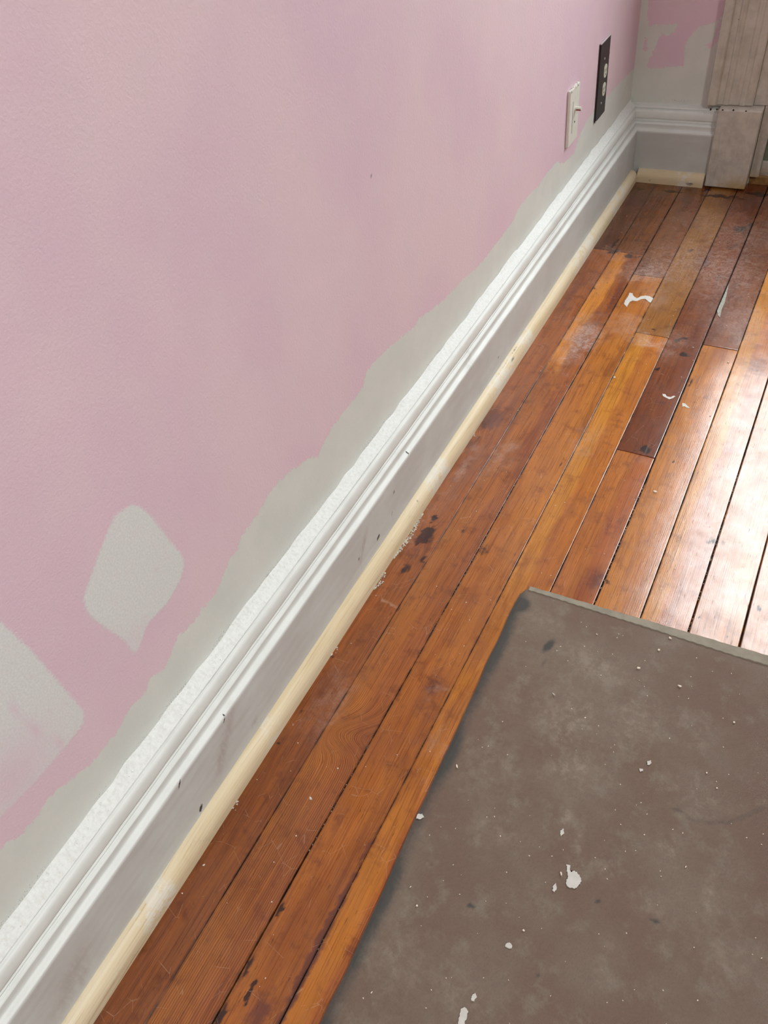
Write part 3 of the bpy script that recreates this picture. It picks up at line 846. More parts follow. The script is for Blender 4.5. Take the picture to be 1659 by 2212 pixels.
# ------------------------------------------------------------------ shoe mouldings (bare pine)
def shoe(name, a0, a1, step, place, smears, marks):
    pr = [U(-0.486, -0.0005), U(-0.486, 0.009), U(-0.4862, 0.014), U(-0.4870, 0.0185), U(-0.4886, 0.0228), U(-0.4910, 0.0266), U(-0.4942, 0.0298), U(-0.4975, 0.0316),
          U(-0.5010, 0.0325), U(-0.5042, 0.0328)]
    pr = np.array(pr)
    aa = np.append(np.arange(a0, a1, step), a1)
    m = len(pr)
    A, K = np.meshgrid(aa, np.arange(m))
    d, h = pr[K, 0], pr[K, 1]
    d = d + 0.0006 * smooth_noise(A, h * 5, 31, 0.12) * (K < m - 1)
    h = h + 0.0004 * smooth_noise(A, d * 5, 32, 0.1) * (K > 1)
    P = place(d, A, h).reshape(-1, 3)
    F = [tuple(q) for q in grid(aa, np.arange(m))]
    n = len(aa)
    # end caps closed back to the baseboard
    i0 = len(P)
    P = np.concatenate([P, place(np.array([pr[-1, 0]]), np.array([a0]), np.array([0.0])), place(np.array([pr[-1, 0]]), np.array([a1]), np.array([0.0]))])
    F.append(tuple([k * n for k in range(m)] + [i0]))
    F.append(tuple([k * n + n - 1 for k in range(m - 1, -1, -1)] + [i0 + 1]))
    arc = K * 0.003
    gc = np.stack([arc.ravel() + 0.004 * smooth_noise(A.ravel(), A.ravel() * 0, 8, 0.2), A.ravel(), np.zeros(A.size)], 1)
    gc = np.concatenate([gc, np.zeros((2, 3))])
    sm = np.zeros(A.size)
    mk = np.zeros(A.size)
    for (y, w_, s) in smears:
        sm = np.maximum(sm, s * np.exp(-((A.ravel() - y) / w_) ** 2))
    for (y, k, w_, s) in marks:
        mk = np.maximum(mk, s * np.exp(-((A.ravel() - y) / w_) ** 2 - ((K.ravel() - k) / 1.2) ** 2))
    return mesh_obj(name, P, F, m_pine, smooth=False, kind='structure', attrs={
        'gc': ('FLOAT_VECTOR', gc), 'smear': ('FLOAT', np.append(sm, [0, 0])), 'mark': ('FLOAT', np.append(mk, [0, 0]))})


YFS = YF - 0.0594      # front face of the far shoe moulding
s1 = shoe('trim_1', -0.35, YFS + 0.0005, 0.006, lambda d, a, h: np.stack([d, a, h], -1),
          [(0.045, 0.035, 1.0), (0.33, 0.03, 0.5), (0.95, 0.05, 0.9), (1.30, 0.07, 1.0), (1.45, 0.05, 0.7), (1.9, 0.15, 0.7), (2.2, 0.15, 0.6)],
          [(0.86, 6, 0.003, 1.0), (1.36, 5, 0.02, 0.7), (1.39, 7, 0.03, 0.6), (0.72, 7, 0.004, 0.5), (2.0, 3, 0.03, 0.5), (2.15, 2, 0.05, 0.5)])
s2_ = shoe('trim_2', 0.0594 - 0.0005, 0.2575, 0.006, lambda d, a, h: np.stack([a, YF - d, h], -1), [(0.2, 0.03, 0.8)], [(0.10, 1, 0.01, 0.6), (0.22, 1, 0.02, 0.7)])

# ------------------------------------------------------------------ plinth block, door casing, glazed door
def weathered(name, rgb, scale=30.0, worn=(150, 128, 100), amount=0.35):
    M = Mat(name)
    o = M.obj()
    c = M.mix(M.ramp(M.noise(o, scale, 5, 0.7), 0.35, 0.7), lin(rgb), lin(tuple(v * 0.9 for v in rgb)))
    st = M.ramp(M.noise(M.scaled(o, (60, 60, 6)), 1.0, 5, 0.7), 0.5, 0.72, 0, amount)
    c = M.mix(st, c, lin(worn))
    z = M.n('ShaderNodeSeparateXYZ', {0: o})
    low = M.math('MULTIPLY', M.ramp(z.outputs[2], 0.06, 0.0), M.ramp(z.outputs[0], 0.28, 0.36))
    low = M.math('MULTIPLY', low, M.ramp(M.noise(o, 60.0, 5, 0.7), 0.2, 0.5))
    c = M.mix(M.math('MULTIPLY', low, 0.8), c, lin((178, 140, 52)))
    M.bs(Base_Color=c, Roughness=0.55, Normal=M.bump(M.noise(M.scaled(o, (120, 120, 25)), 1.0, 4), 0.35, 0.0012))
    return M.m


m_old = weathered('worn_door_paint', (208, 202, 190))
m_old2 = weathered('worn_casing_paint', (206, 200, 186), 22.0, (176, 158, 132), 0.5)
bm = bmesh.new()
bx(bm, 0.262, 0.376, YF - 0.054, YF + 0.02, 0.004, 0.222, 0.003)
pl = from_bm('trim_3', bm, m_old, kind='structure')
# casing: fluted board with a raised outer band
cas = [(0.2235, 0.0), (0.2235, 0.026), (0.2255, 0.030), (0.2455, 0.030), (0.2485, 0.027), (0.2505, 0.021), (0.2650, 0.020), (0.2680, 0.023), (0.2740, 0.0245),
       (0.2800, 0.023), (0.2830, 0.020), (0.3080, 0.020), (0.3110, 0.023), (0.3170, 0.0245), (0.3230, 0.023), (0.3260, 0.020), (0.3420, 0.020), (0.3450, 0.017), (0.3450, 0.0)]
vv, ff = [], []
zc = [0.2225, 0.226, 2.62]
for z in zc:
    for (x, d) in cas:
        vv.append((x, YF - d - (0.004 if z > 0.223 else 0.001), z))
n = len(cas)
for k in range(len(zc) - 1):
    for i in range(n - 1):
        ff.append((k * n + i, k * n + i + 1, (k + 1) * n + i + 1, (k + 1) * n + i))
ff.append(tuple(range(n)))
mesh_obj('trim_4', vv, ff, m_old2, kind='structure')
box('trim_5', 0.2235, 1.50, YF - 0.028, YF, 2.62, 2.74, m_old2, kind='structure')
box('trim_6', 1.345, 1.47, YF - 0.026, YF, 0.0, 2.62, m_old2, kind='structure', bevel=0.003)
box('trim_7', 0.345, 0.402, YF - 0.012, YF + 0.10, 0.2225, 2.62, m_old, kind='structure', bevel=0.002)   # jamb
box('trim_8', 0.3765, 1.345, YF - 0.001, YF + 0.10, -0.004, 0.024, simple('worn_oak_threshold', (150, 112, 62), 0.55, 0.3, 60, 0.4), kind='structure', bevel=0.004)

door = empty('door_1', (0.402, YF + 0.03, 0.024))
door['kind'] = 'structure'
m_green = simple('grey_green_door_panel', (128, 138, 118), 0.5, 0.12, 30, 0.2)


def dpart(name, boxes, mat, bevel=0.002):
    bm = bmesh.new()
    for q in boxes:
        bx(bm, *q, bevel)
    o = from_bm(name, bm, mat, door)
    o.matrix_parent_inverse = Matrix.Translation(-Vector(door.location))
    return o


dpart('door_frame', [(0.377, 0.4012, YF - 0.014, YF + 0.055, 0.025, 0.222), (0.4015, 0.440, YF + 0.012, YF + 0.05, 0.64, 2.57), (1.26, 1.32, YF + 0.012, YF + 0.05, 0.03, 2.57),
                     (0.4015, 1.26, YF + 0.012, YF + 0.05, 0.030, 0.062), (0.4015, 1.26, YF + 0.012, YF + 0.05, 0.60, 0.66), (0.44, 1.26, YF + 0.012, YF + 0.05, 2.48, 2.57)], m_old)
dpart('door_panel', [(0.4015, 1.26, YF + 0.020, YF + 0.042, 0.062, 0.60)], m_green)
G = Mat('door_glass')
tr = G.n('ShaderNodeBsdfTransparent')
gl = G.n('ShaderNodeBsdfGlossy', {'Roughness': 0.02})
mx = G.n('ShaderNodeMixShader', {0: 0.07})
G.t.links.new(tr.outputs[0], mx.inputs[1])
G.t.links.new(gl.outputs[0], mx.inputs[2])
G.t.links.new(mx.outputs[0], G.t.nodes['Material Output'].inputs[0])
dpart('door_glass', [(0.44, 1.26, YF + 0.028, YF + 0.032, 0.66, 2.48)], G.m, 0)

for i_, (hx, hz) in enumerate([(0.2404,0.2341),(0.2571,0.2313),(0.2725,0.2345),(0.3009,0.2334),(0.3342,0.2303)]):
    bm = bmesh.new()
    bmesh.ops.create_icosphere(bm, subdivisions=2, radius=0.0026, matrix=Matrix.Translation((hx, YF - 0.0530, 0.2212 + 0.001 * (i_ % 2))) @ Matrix.Diagonal((1.0, 0.5, (1.3, 1.0, 0.8, 1.1, 0.8)[i_], 1)))
    from_bm('gouge_shade', bm, m_dark_spot, pl, True)  # dark lumps stand in for the shaded holes above the plinth

# ------------------------------------------------------------------ black outlet cover
m_black = simple('black_cover_plate', (30, 27, 27), 0.35, 0.4, 300, 0.3)
m_recept = simple('cream_receptacle', (214, 216, 196), 0.35, 0.03)
m_slot = simple('socket_slot_dark', (36, 30, 26), 0.6)
m_screw = simple('painted_screw', (196, 190, 184), 0.4, 0.1, metallic=0.3)
oc = empty('outlet_cover', (0, 2.106, 0.2885))
tag(oc, 'tall black outlet cover plate with two cream sockets on the pink wall', 'outlet')


def part(parent, name, bm, mat, smooth=False):
    o = from_bm(name, bm, mat, parent, smooth)
    o.matrix_parent_inverse = Matrix.Translation(-Vector(parent.location))
    return o


bm = bmesh.new()
bx(bm, 0.0003, 0.0050, 2.0655, 2.1475, 0.2905, 0.4755, 0.0022, 3)
plate = part(oc, 'cover_plate', bm, m_black)
m_edge = simple('pale_plate_edge', (206, 196, 196), 0.4, 0.1)
bm = bmesh.new()
bx(bm, 0.0012, 0.0054, 2.0662, 2.1468, 0.4738, 0.4764, 0.0006)
pe = part(oc, 'plate_edge', bm, m_edge)  # pale strip along the top of the black plate
pe['label'] = 'pale top rim of the plate'
for (yy, zz) in ((2.1467, 0.432), (2.1467, 0.3255), (2.068, 0.2925), (2.074, 0.2915)):
    bm = bmesh.new()
    bx(bm, 0.0015, 0.0058, yy - 0.0016, yy + 0.0016, zz - 0.002, zz + 0.002, 0.0006)
    part(oc, 'paint_nick', bm, m_edge)
for zc_ in (0.3995, 0.3560):
    bm = bmesh.new()
    prof = []
    for k in range(40):
        a = 2 * math.pi * k / 40
        prof.append((max(-0.0122, min(0.0122, 0.0168 * math.cos(a) * 0.86)), 0.0163 * math.sin(a)))
    lo = [bm.verts.new((0.0048, 2.1190 + p[0], zc_ + p[1])) for p in prof]
    hi = [bm.verts.new((0.0064, 2.1190 + p[0] * 0.97, zc_ + p[1] * 0.97)) for p in prof]
    for k in range(40):
        bm.faces.new((lo[k], lo[(k + 1) % 40], hi[(k + 1) % 40], hi[k]))
    bm.faces.new(hi)
    rc = part(oc, 'receptacle', bm, m_recept)
    bm = bmesh.new()
    for yy in (-0.0055, 0.0055):
        bx(bm, 0.0060, 0.0067, 2.119 + yy - 0.0009, 2.119 + yy + 0.0009, zc_ - 0.001, zc_ + 0.006)
    bmesh.ops.create_cone(bm, cap_ends=True, segments=14, radius1=0.0022, radius2=0.0022, depth=0.0007,
                          matrix=Matrix.Translation((0.00635, 2.119, zc_ - 0.0075)) @ Matrix.Rotation(HP, 4, 'Y'))
    o = from_bm('socket_slots', bm, m_slot, rc)
    o.matrix_parent_inverse = Matrix.Identity(4)
for zc_ in (0.4320, 0.3265):
    bm = bmesh.new()
    bmesh.ops.create_uvsphere(bm, u_segments=14, v_segments=8, radius=0.0030, matrix=Matrix.Translation((0.0048, 2.105, zc_)) @ Matrix.Scale(0.5, 4, (1, 0, 0)))
    part(oc, 'screw', bm, m_screw, True)

# ------------------------------------------------------------------ white dimmer plate with knob
m_cream = simple('cream_plastic_plate', (224, 224, 212), 0.4, 0.03, 60)
m_red = simple('reddish_knob_grip', (150, 62, 52), 0.45, 0.15)
dm = empty('dimmer_switch', (0, 1.868, 0.319))
tag(dm, 'cream dimmer plate with small round knob, left of the black outlet cover', 'switch')
bm = bmesh.new()
bx(bm, 0.0003, 0.0080, 1.8350, 1.9030, 0.3190, 0.4470, 0.0016, 2)
part(dm, 'cover_plate', bm, m_cream)
bm = bmesh.new()
bx(bm, 0.0078, 0.0083, 1.8552, 1.8566, 0.346, 0.418)
s_ = part(dm, 'slide_slot', bm, m_slot)
bm = bmesh.new()
bmesh.ops.create_cone(bm, cap_ends=True, segments=12, radius1=0.0026, radius2=0.0026, depth=0.0006, matrix=Matrix.Translation((0.0081, 1.8745, 0.366)) @ Matrix.Rotation(HP, 4, 'Y'))
part(dm, 'screw_hole', bm, m_slot)
bm = bmesh.new()
for (x0, x1, r) in ((0.0080, 0.0105, 0.0052), (0.0105, 0.0225, 0.0046)):
    bmesh.ops.create_cone(bm, cap_ends=True, segments=24, radius1=r, radius2=r * 0.95, depth=x1 - x0,
                          matrix=Matrix.Translation(((x0 + x1) / 2, 1.8760, 0.3960)) @ Matrix.Rotation(HP, 4, 'Y'))
kn = part(dm, 'knob', bm, m_cream)
bm = bmesh.new()
N_ = 14
for x in (0.0110, 0.0224):
    for k in range(N_ + 1):
        a = math.pi + math.pi * k / N_
        bm.verts.new((x, 1.8760 + 0.00485 * math.cos(a), 0.3960 + 0.00485 * math.sin(a)))
bm.verts.ensure_lookup_table()
for k in range(N_):
    bm.faces.new((bm.verts[k], bm.verts[k + 1], bm.verts[k + 2 + N_], bm.verts[k + 1 + N_]))
gp = from_bm('knob_grip', bm, m_red, kn, True)
gp['label'] = 'reddish underside of the knob'
# lumps of plaster on the top edge of the plate
bm = bmesh.new()
random.seed(8)
for k in range(9):
    bmesh.ops.create_icosphere(bm, subdivisions=1, radius=random.uniform(0.0030, 0.0042),
                               matrix=Matrix.Translation((random.uniform(0.002, 0.0078), 1.840 + 0.060 * k / 8, 0.4455 + random.uniform(-0.0008, 0.0004))))
lp = part(dm, 'plaster_lumps', bm, m_plaster, True)

# ------------------------------------------------------------------ the brown mat
TL1, TL2 = (0.3108, 0.7488), (0.3226, 0.7680)
mat_o = empty('floor_mat', (0.70, 0.30, 0.0))
tag(mat_o, 'worn brown floor mat with dark grimy left edge, lying on the wooden floor', 'mat')
su = np.linspace(0, 1, 131)
tv = np.linspace(0, 1, 171)
TLc, TRc, BLc, BRc = np.array((0.3098, 0.7675)), np.array((1.10, 0.8035)), np.array((0.3372, -0.36)), np.array((1.12, -0.33))
Sg, Tg = np.meshgrid(su, tv)
P = (BLc * (1 - Sg[..., None]) + BRc * Sg[..., None]) * (1 - Tg[..., None]) + (TLc * (1 - Sg[..., None]) + TRc * Sg[..., None]) * Tg[..., None]
# cut corner
n_ = np.array((TL2[1] - TL1[1], -(TL2[0] - TL1[0])))
n_ = n_ / np.linalg.norm(n_)
dd = (P - np.array(TL1)) @ n_
out = dd < 0
P[out] = P[out] - dd[out][:, None] * n_
# the worn left edge wavers
P[..., 0] += 0.0016 * smooth_noise(P[..., 1], P[..., 1] * 0, 41, 0.05) * np.clip(1 - Sg * 40, 0, 1)
Zt = 0.0054 + 0.0005 * smooth_noise(P[..., 0], P[..., 1], 42, 0.09)
Zt[0, :] = Zt[-1, :] = 0.0042
Zt[:, 0] = Zt[:, -1] = 0.0042
top = np.concatenate([P, Zt[..., None]], -1).reshape(-1, 3)
nu, nv = len(su), len(tv)
rim = list(range(nu)) + [r * nu + nu - 1 for r in range(1, nv)] + [(nv - 1) * nu + i for i in range(nu - 2, -1, -1)] + [r * nu for r in range(nv - 2, 0, -1)]
low = top[rim].copy()
low[:, 2] = 0.0003
Vm = np.concatenate([top, low])
Fm = [tuple(q) for q in grid(su, tv)]
R_ = len(rim)
for k in range(R_):
    a, b_ = rim[k], rim[(k + 1) % R_]
    Fm.append((a, len(top) + k, len(top) + (k + 1) % R_, b_))
mx_, my_ = Vm[:, 0], Vm[:, 1]
edge_d = mx_ - (TL1[0] + (0.7488 - my_) * 0.0252)
dark = 1.05 * np.exp(-(np.clip(edge_d, 0, 1) / 0.020) ** 2) * (0.75 + 0.3 * smooth_noise(my_, my_ * 0, 51, 0.07))
for c, r1, r2, an, s in [((0.3189,0.7259), 0.018, 0.018, 0, 1.4), ((0.3944,0.6655), 0.0065, 0.016, -0.25, 1.25), ((0.3995,0.6317), 0.004, 0.014, 0, 0.6),
                         ((0.4403,0.2418), 0.008, 0.003, -0.5, 1.2), ((0.5858,0.3219), 0.004, 0.003, 0, 1.0), ((0.6582,0.3317), 0.008, 0.003, 0, 0.9),
                         ((0.4105,0.1176), 0.003, 0.003, 0, 1.0), ((0.3680,0.2652), 0.003, 0.003, 0, 1.0), ((0.5454,0.2075), 0.003, 0.006, 0.4, 0.9),
                         ((0.5811,0.1916), 0.003, 0.003, 0, 0.8), ((0.6689,0.2806), 0.003, 0.003, 0, 0.8), ((0.4230,0.4211), 0.0016, 0.0016, 0, 1.0)]:
    dark = np.maximum(dark, s * gauss(mx_, my_, c, r1, r2, an))
arc = sdist(mx_, my_, [(0.6435,0.4846),(0.6667,0.4794),(0.6904,0.4838),(0.7150,0.4971),(0.7377,0.5192),(0.7566,0.5439)], closed=False)
dark = np.maximum(dark, 0.50 * np.exp(-(arc / 0.005) ** 2))
pale = np.zeros_like(mx_)
for c, r1, r2, an, s in [((0.4790,0.6597), 0.05, 0.03, -0.3, 0.8), ((0.4706,0.5482), 0.05, 0.06, 0.2, 0.8), ((0.5589,0.5890), 0.04, 0.05, 0.2, 0.7), ((0.5008,0.4805), 0.04, 0.03, 0.2, 0.9),
                         ((0.6426,0.6111), 0.03, 0.03, 0, 0.5), ((0.3898,0.4281), 0.05, 0.05, 0, 0.4), ((0.4355,0.3448), 0.04, 0.02, 0, 0.5), ((0.5133,0.4039), 0.008, 0.035, 0, 0.9),
                         ((0.5399,0.3747), 0.008, 0.03, 0, 0.9), ((0.6484,0.4277), 0.02, 0.02, 0, 0.7), ((0.5836,0.3692), 0.02, 0.02, 0, 0.5), ((0.7115,0.3876), 0.006, 0.035, 0.1, 0.8),
                         ((0.6652,0.5131), 0.05, 0.03, 0, 0.5), ((0.6144,0.2501), 0.01, 0.03, 0, 0.7), ((0.4723,0.1438), 0.06, 0.02, 0, 0.5), ((0.3733,0.7122), 0.05, 0.02, -0.3, 0.5),
                         ((0.3831,0.1381), 0.06, 0.06, 0, 0.4), ((0.3858,0.5712), 0.04, 0.06, 0, 0.35), ((0.7392,0.3362), 0.06, 0.05, 0, 0.4), ((0.6449,0.3483), 0.03, 0.02, 0, 0.5)]:
    pale = np.maximum(pale, s * gauss(mx_, my_, c, r1, r2, an))
sheet = mesh_obj('mat_sheet', Vm, Fm, m_mat, smooth=False, attrs={'dark': ('FLOAT', dark), 'pale': ('FLOAT', pale)})
sheet.parent = mat_o
sheet.matrix_parent_inverse = Matrix.Translation(-Vector(mat_o.location))
# folded hem along the far edge
hv, hf = [], []
NH = 180
for i in range(NH + 1):
    s = i / NH
    x = TL2[0] + (1.10 - TL2[0]) * s
    y = 0.7680 + (x - TL2[0]) * 0.0456
    wd = 0.0085 + 0.010 * min(1, s * 2.2) * (0.7 + 0.3 * math.sin(s * 3)) + 0.0006 * math.sin(i * 1.9)
    lift = 0.0068 + 0.0006 * math.sin(i * 0.23) * math.cos(i * 0.071)
    ye = y + 0.0014 + 0.0006 * math.sin(i * 0.9) * math.sin(i * 0.37)
    for (dy, z) in ((ye + 0.001, 0.0004), (ye, lift - 0.001), (ye - 0.001, lift), (y - wd + 0.001, lift + 0.0002), (y - wd, lift - 0.0022)):
        hv.append((x, dy, z))
for i in range(NH):
    for k in range(4):
        a = i * 5 + k
        hf.append((a, a + 5, a + 6, a + 1))
hf.append((0, 1, 2, 3, 4))
hem = mesh_obj('hem', hv, hf, m_hem, parent=mat_o)
hem.matrix_parent_inverse = Matrix.Translation(-Vector(mat_o.location))
hem['label'] = 'grey-green folded edge strip'


# ------------------------------------------------------------------ loose chips, splats, smears, crumbs
def chip_mesh(name, mat, L, W, H, seed, flat=True):
    r = random.Random(seed)
    n = 9
    bm = bmesh.new()
    rad = [r.uniform(0.75, 1.1) for _ in range(n)]
    pts = [(L / 2 * rad[k] * math.cos(2 * math.pi * k / n), W / 2 * rad[k] * math.sin(2 * math.pi * k / n)) for k in range(n)]
    curl = r.uniform(0.2, 0.9) * H
    lo = [bm.verts.new((x, y, curl * (2 * x / L) ** 2 * 0.5)) for x, y in pts]
    hi = [bm.verts.new((x * 0.85, y * 0.82, H * r.uniform(0.75, 1.0) + curl * (2 * x / L) ** 2 * 0.5)) for x, y in pts]
    c = bm.verts.new((0, 0, H))
    for k in range(n):
        j = (k + 1) % n
        bm.faces.new((lo[k], lo[j], hi[j], hi[k]))
        bm.faces.new((hi[k], hi[j], c))
    bm.faces.new(lo[::-1])
    return from_bm(name, bm, mat)


MATZ, FLZ = 0.0062, 0.0002


def chip(p, L, W, H, ang, label, z=FLZ, mat=None, name='paint_chip', cat='paint chip', group=None, seed=0):
    o = chip_mesh(name, mat or m_chip, L / 1000, W / 1000, H / 1000, seed)
    o.location = (p[0], p[1], z)
    o.rotation_euler = (0, 0, math.radians(ang))
    return tag(o, label, cat, group)


gF, gM = 'paint chips on the bare floorboards', 'paint chips on the brown mat'
chip((0.4607,1.0826), 9, 4.5, 2.6, -10, 'pale wedge-shaped paint chip casting a dark shadow on the orange boards beyond the mat', group=gF, seed=1)
chip((0.2837,1.4051), 5, 4.5, 2.2, 20, 'round cream paint chip on the golden board, left of the dark board', group=gF, seed=2)
chip((0.1616,0.2709), 7, 4, 1.6, -25, 'oval grey-white plaster flake alone on the ridged dark board near the skirting', mat=m_plaster, group=gF, seed=3)
chip((0.5035,1.5402), 6, 4, 1.5, 10, 'small white paint chip just above the bright reflection on the floor', group=gF, seed=4)
chip((0.5073,1.3421), 3.2, 2, 1.2, 0, 'tiny tan chip beside the pale seam at the reflection\'s left edge', group=gF, seed=5)
chip((0.4189,1.5724), 4.5, 2.2, 1.2, -20, 'small grey chip just right of the ring-shaped knot', mat=m_plaster, group=gF, seed=6)
chip((0.2297,0.6951), 2.6, 2.2, 1.2, 0, 'tiny cream chip left of the mat\'s cut corner', group=gF, seed=7)
chip((0.1756,0.3296), 2.6, 2.4, 1.2, 0, 'tiny cream chip on the dark board above the oval flake', group=gF, seed=8)
chip((0.1719,0.2145), 2.6, 2.2, 1.2, 0, 'tiny white crumb of paint on the boards below the oval flake', group=gF, seed=9)
chip((0.0709,0.1196), 4, 2.2, 1.8, 55, 'white chip standing against the pine moulding near the frame\'s bottom left', group=gF, seed=10)
chip((0.0660,0.0747), 2.6, 1.8, 1.2, 0, 'tiny white chip by the pine moulding, nearest the camera', group=gF, seed=11)
chip((0.1209,1.2227), 3.2, 1.6, 1, 30, 'tiny cream chip on the dark orange boards beside the pale scuff', group=gF, seed=12)
for i, (p, L, W, H, a, lb) in enumerate([
    ((0.5391,0.6828), 6.5, 3.4, 2.2, 15, 'leaf-shaped cream chip near the top of the mat, right of the dark smear'),
    ((0.5593,0.7288), 4.6, 3.8, 2.2, 0, 'rounded cream chip on the mat just below its grey-green hem'),
    ((0.5696,0.7586), 6, 3.6, 1.8, -10, 'white chip touching the mat\'s hem line'),
    ((0.4597,0.7182), 3.6, 1.8, 1.4, -25, 'small white chip on the mat between dark smear and hem'),
    ((0.3426,0.4090), 7, 3.0, 1.8, -50, 'elongated cream chip near the mat\'s dark left edge'),
    ((0.6050,0.6769), 7, 3.4, 1.8, 0, 'pair-shaped white chip on the upper right of the mat'),
    ((0.5329,0.3323), 6, 3.2, 1.8, -60, 'oblong cream chip just left of the large plaster splat'),
    ((0.6909,0.6491), 3.6, 3, 1.6, 0, 'small cream chip at the mat\'s right, above the faint arc mark'),
    ((0.3750,0.2092), 3.4, 3.4, 2.0, 0, 'small round white chip on the mat\'s lower left, left of the green-black streak'),
    ((0.6900,0.5375), 3.2, 2, 1.4, 0, 'tiny cream chip inside the faint arc mark'),
    ((0.6725,0.5540), 2.8, 2.8, 1.4, 0, 'tiny round cream chip above the faint arc mark'),
    ((0.3683,0.0937), 4.4, 1.6, 1.2, 80, 'thin white sliver at the mat\'s bottom left edge'),
    ((0.3563,0.2265), 3.6, 1.4, 1.2, 70, 'thin white sliver near the mat\'s dark edge, above the round white chip'),
    ((0.6769,0.4131), 3.6, 1.6, 1.2, 70, 'thin white sliver on the right of the mat, below the arc mark'),
    ((0.4900,0.5649), 2.6, 2.4, 1.0, 0, 'tiny white fleck among the pale tread prints on the mat'),
    ((0.5129,0.2454), 3.6, 2.6, 1.0, 0, 'small pale chip above the three-cornered flake'),
]):
    chip(p, L, W, H, a, lb, z=MATZ, group=gM, seed=20 + i)
chip((0.5024,0.2204), 10, 8.5, 0.9, 20, 'flat three-cornered pale plaster flake on the lower mat', z=MATZ, mat=m_plaster, name='plaster_flake', cat='plaster flake', seed=50)
chip((0.4329,0.5827), 7.5, 1.8, 2.2, -25, 'curled grey paint paring on the mat below the dark smear', z=MATZ, mat=m_plaster, name='paint_paring', cat='paint paring', seed=51)


def blob(name, pts, z, th, mat, seed=0, rough=0.0007):
    """thin dried splat: traced outline, domed, ragged edge"""
    r = random.Random(seed)
    P = []
    n = len(pts)
    for i in range(n):
        a, b_ = Vector(pts[i]), Vector(pts[(i + 1) % n])
        m = max(1, int((b_ - a).length / 0.0015))
        for k in range(m):
            q = a.lerp(b_, k / m)
            P.append((q.x + r.uniform(-rough, rough), q.y + r.uniform(-rough, rough)))
    bm = bmesh.new()
    n = len(P)
    c = Vector((sum(p[0] for p in P) / n, sum(p[1] for p in P) / n))
    lo = [bm.verts.new((p[0] - c.x, p[1] - c.y, 0)) for p in P]
    bot = bm.faces.new(lo[::-1])
    top_ = [bm.verts.new((v.co.x, v.co.y, th)) for v in lo]
    tf = bm.faces.new(top_)
    for k in range(n):
        j = (k + 1) % n
        bm.faces.new((lo[k], lo[j], top_[j], top_[k]))
    bmesh.ops.triangulate(bm, faces=[tf, bot])
    o = from_bm(name, bm, mat)
    o.location = (c.x, c.y, z)
    return o


tag(blob('plaster_smear', [(0.2187,1.7044),(0.2166,1.7195),(0.2184,1.7382),(0.2173,1.7585),(0.2245,1.7583),(0.2320,1.7445),(0.2420,1.7384),(0.2484,1.7494),(0.2581,1.7569),(0.2701,1.7559),(0.2799,1.7498),(0.2794,1.7385),(0.2790,1.7272),(0.2719,1.7317),(0.2621,1.7422),(0.2529,1.7372),(0.2455,1.7260),(0.2341,1.7248),(0.2293,1.7166),(0.2293,1.6921)], FLZ, 0.0009, m_plaster, 3),
    'bow-shaped white plaster smear on the far floorboards', 'plaster smear')
tag(blob('plaster_splat', [(0.5354,0.3475),(0.5399,0.3477),(0.5432,0.3400),(0.5472,0.3433),(0.5509,0.3438),(0.5559,0.3404),(0.5602,0.3353),(0.5587,0.3282),(0.5544,0.3222),(0.5460,0.3206),(0.5419,0.3250),(0.5424,0.3330),(0.5385,0.3404)], MATZ, 0.0007, m_plaster, 4),
    'large off-white plaster splat in the middle of the mat', 'plaster splat')
tag(blob('plaster_splat', [(0.4757,0.1291),(0.4795,0.1333),(0.4852,0.1318),(0.4862,0.1238),(0.4863,0.1154),(0.4803,0.1122),(0.4778,0.1205)], MATZ, 0.0007, m_plaster, 5),
    'white plaster splat cut by the bottom edge of the photo', 'plaster splat')
tag(blob('plaster_splat', [(0.4819,0.1476),(0.4853,0.1527),(0.4884,0.1499),(0.4871,0.1443),(0.4839,0.1432)], MATZ, 0.0006, m_plaster, 6),
    'small white plaster splat just above the one at the bottom edge', 'plaster splat')
tag(blob('plaster_splat', [(0.5934,0.5367),(0.5974,0.5394),(0.5997,0.5358),(0.5970,0.5306),(0.5935,0.5313)], MATZ, 0.0008, m_plaster, 7),
    'upper of two round white splats right of the tread prints', 'plaster splat')
tag(blob('plaster_splat', [(0.5860,0.5192),(0.5900,0.5219),(0.5916,0.5187),(0.5890,0.5160)], MATZ, 0.0008, m_plaster, 8),
    'lower, smaller of two round white splats right of the tread prints', 'plaster splat')
tag(blob('plaster_splat', [(0.3209,0.3184),(0.3265,0.3225),(0.3310,0.3195),(0.3279,0.3136),(0.3221,0.3130)], MATZ, 0.0008, m_plaster, 9),
    'white splat on the very left edge of the mat', 'plaster splat')
tag(blob('plaster_splat', [(0.5288,0.3146),(0.5302,0.3179),(0.5338,0.3132),(0.5325,0.3062),(0.5295,0.3073)], MATZ, 0.0006, m_plaster, 10),
    'small pale splat left of the large one on the mat', 'plaster splat')
tag(blob('plaster_splat', [(0.5128,0.3858),(0.5158,0.3908),(0.5190,0.3853),(0.5163,0.3798)], MATZ, 0.0005, m_plaster, 11),
    'small pale splat on the white drag marks above the large splat', 'plaster splat')
tag(blob('paint_scrape', [(0.3976,1.3828),(0.4035,1.3831),(0.4092,1.3766),(0.4169,1.3776),(0.4212,1.3842),(0.4252,1.3839),(0.4222,1.3761),(0.4161,1.3688),(0.4072,1.3725),(0.4005,1.3752)], FLZ, 0.0004, m_plaster, 12, 0.0004),
    'left of two scribbled white paint scrapes on the dark reddish board', 'paint scrape')
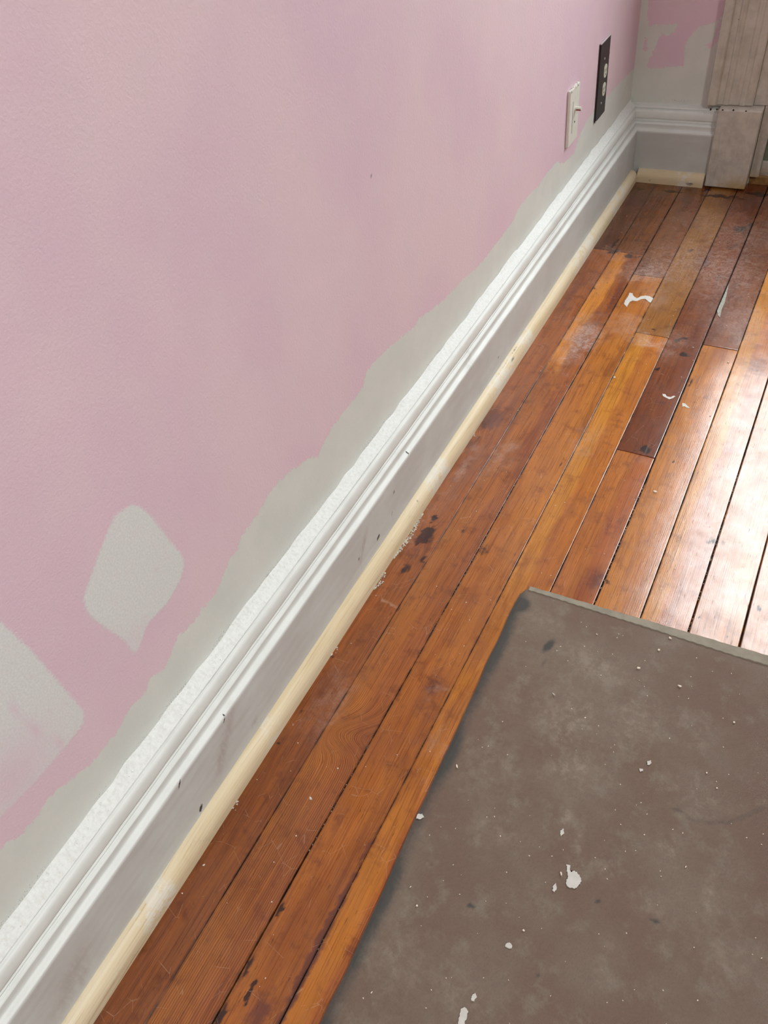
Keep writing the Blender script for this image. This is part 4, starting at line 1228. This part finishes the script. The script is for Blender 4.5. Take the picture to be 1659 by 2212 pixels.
tag(blob('paint_scrape', [(0.4445,1.3654),(0.4503,1.3658),(0.4578,1.3585),(0.4628,1.3537),(0.4571,1.3533),(0.4507,1.3560),(0.4475,1.3532)], FLZ, 0.0004, m_plaster, 13, 0.0004),
    'right of two scribbled white paint scrapes, beside the open seam', 'paint scrape')
tag(blob('wood_filler', [(0.4380,1.8694),(0.4411,1.8429),(0.4444,1.8103),(0.4467,1.7780),(0.4460,1.7498),(0.4494,1.7128),(0.4437,1.7194),(0.4375,1.7386),(0.4374,1.7752),(0.4381,1.8195)], FLZ, 0.0006, simple('grey_filler', (150, 150, 138), 0.6, 0.2, 200), 14, 0.0003),
    'grey sliver of filler wedged in a seam of the far boards', 'filler')
tag(blob('nail_head', [(0.2540,0.4204),(0.2713,0.4209),(0.2718,0.4186),(0.2545,0.4180)], 0, 0.0006, m_dark_spot, 15, 0.0001), 'x', 'x')
# that last mark stands upright: a dark slot nail on the casing face
nh = bpy.data.objects['nail_head']
nh.rotation_euler = (HP, 0, 0)
nx = (0.2696,0.4345)
nh.location = (nx[0], YF - 0.0235, nx[1])
tag(nh, 'dark horizontal nail head on the grey door casing, top right', 'nail')


# uncountable crumbs: gap debris by the pine moulding, and dust on boards and mat
def crumbs(name, spots, mat, label, cat):
    bm = bmesh.new()
    for (x, y, z, s, r) in spots:
        bmesh.ops.create_icosphere(bm, subdivisions=1, radius=s,
                                   matrix=Matrix.Translation((x, y, z + s * 0.35)) @ Matrix.Rotation(r, 4, 'Z') @ Matrix.Diagonal((1.3, 0.8, 0.6, 1)))
    return tag(from_bm(name, bm, mat), label, cat, kind='stuff')


rr = random.Random(5)
sp = []
for (ya, yb, nn) in ((0.735, 0.86, 190), (0.655, 0.70, 50), (1.10, 1.12, 6), (0.50, 0.52, 8), (0.20, 0.22, 8)):
    for k in range(nn):
        y = rr.uniform(ya, yb)
        wd = 0.007 * math.sin(math.pi * min(1, max(0, (y - ya) / (yb - ya)))) + 0.001
        sp.append((0.0598 + rr.random() * wd, y, 0.0, rr.uniform(0.0006, 0.0019), rr.random() * 6))
crumbs('plaster_crumbs', sp, m_crumb, 'grey plaster crumbs packed along the foot of the pine moulding', 'debris')
sp = []
for k in range(150):
    y = rr.uniform(0.02, 2.3) ** 1.0
    x = rr.uniform(0.065, 0.62)
    if y < 0.80 and x > 0.30:
        continue
    sp.append((x, y, 0.0, rr.uniform(0.0004, 0.0010), rr.random() * 6))
crumbs('paint_dust', sp, m_chip, 'fine pale paint specks scattered over the floorboards', 'debris')
sp = []
for k in range(170):
    y = rr.uniform(0.0, 0.74)
    x = rr.uniform(0.345, 0.80)
    sp.append((x, y, 0.0058, rr.uniform(0.0004, 0.0010), rr.random() * 6))
crumbs('paint_dust', sp, m_chip, 'fine pale paint specks scattered over the brown mat', 'debris')
sp = []
for (k, a, b_) in ((1, 0.55, 1.05), (1, 0.2, 0.4), (2, 0.1, 0.5), (4, 0.75, 1.1), (6, 0.7, 1.2)):
    for _ in range(int((b_ - a) * 160)):
        sp.append((seam(k) + rr.uniform(-0.0008, 0.0008), rr.uniform(a, b_), -0.0022, rr.uniform(0.0005, 0.0010), rr.random() * 6))
crumbs('seam_grit', sp, m_crumb, 'pale grit lodged in the open seams between the boards', 'debris')
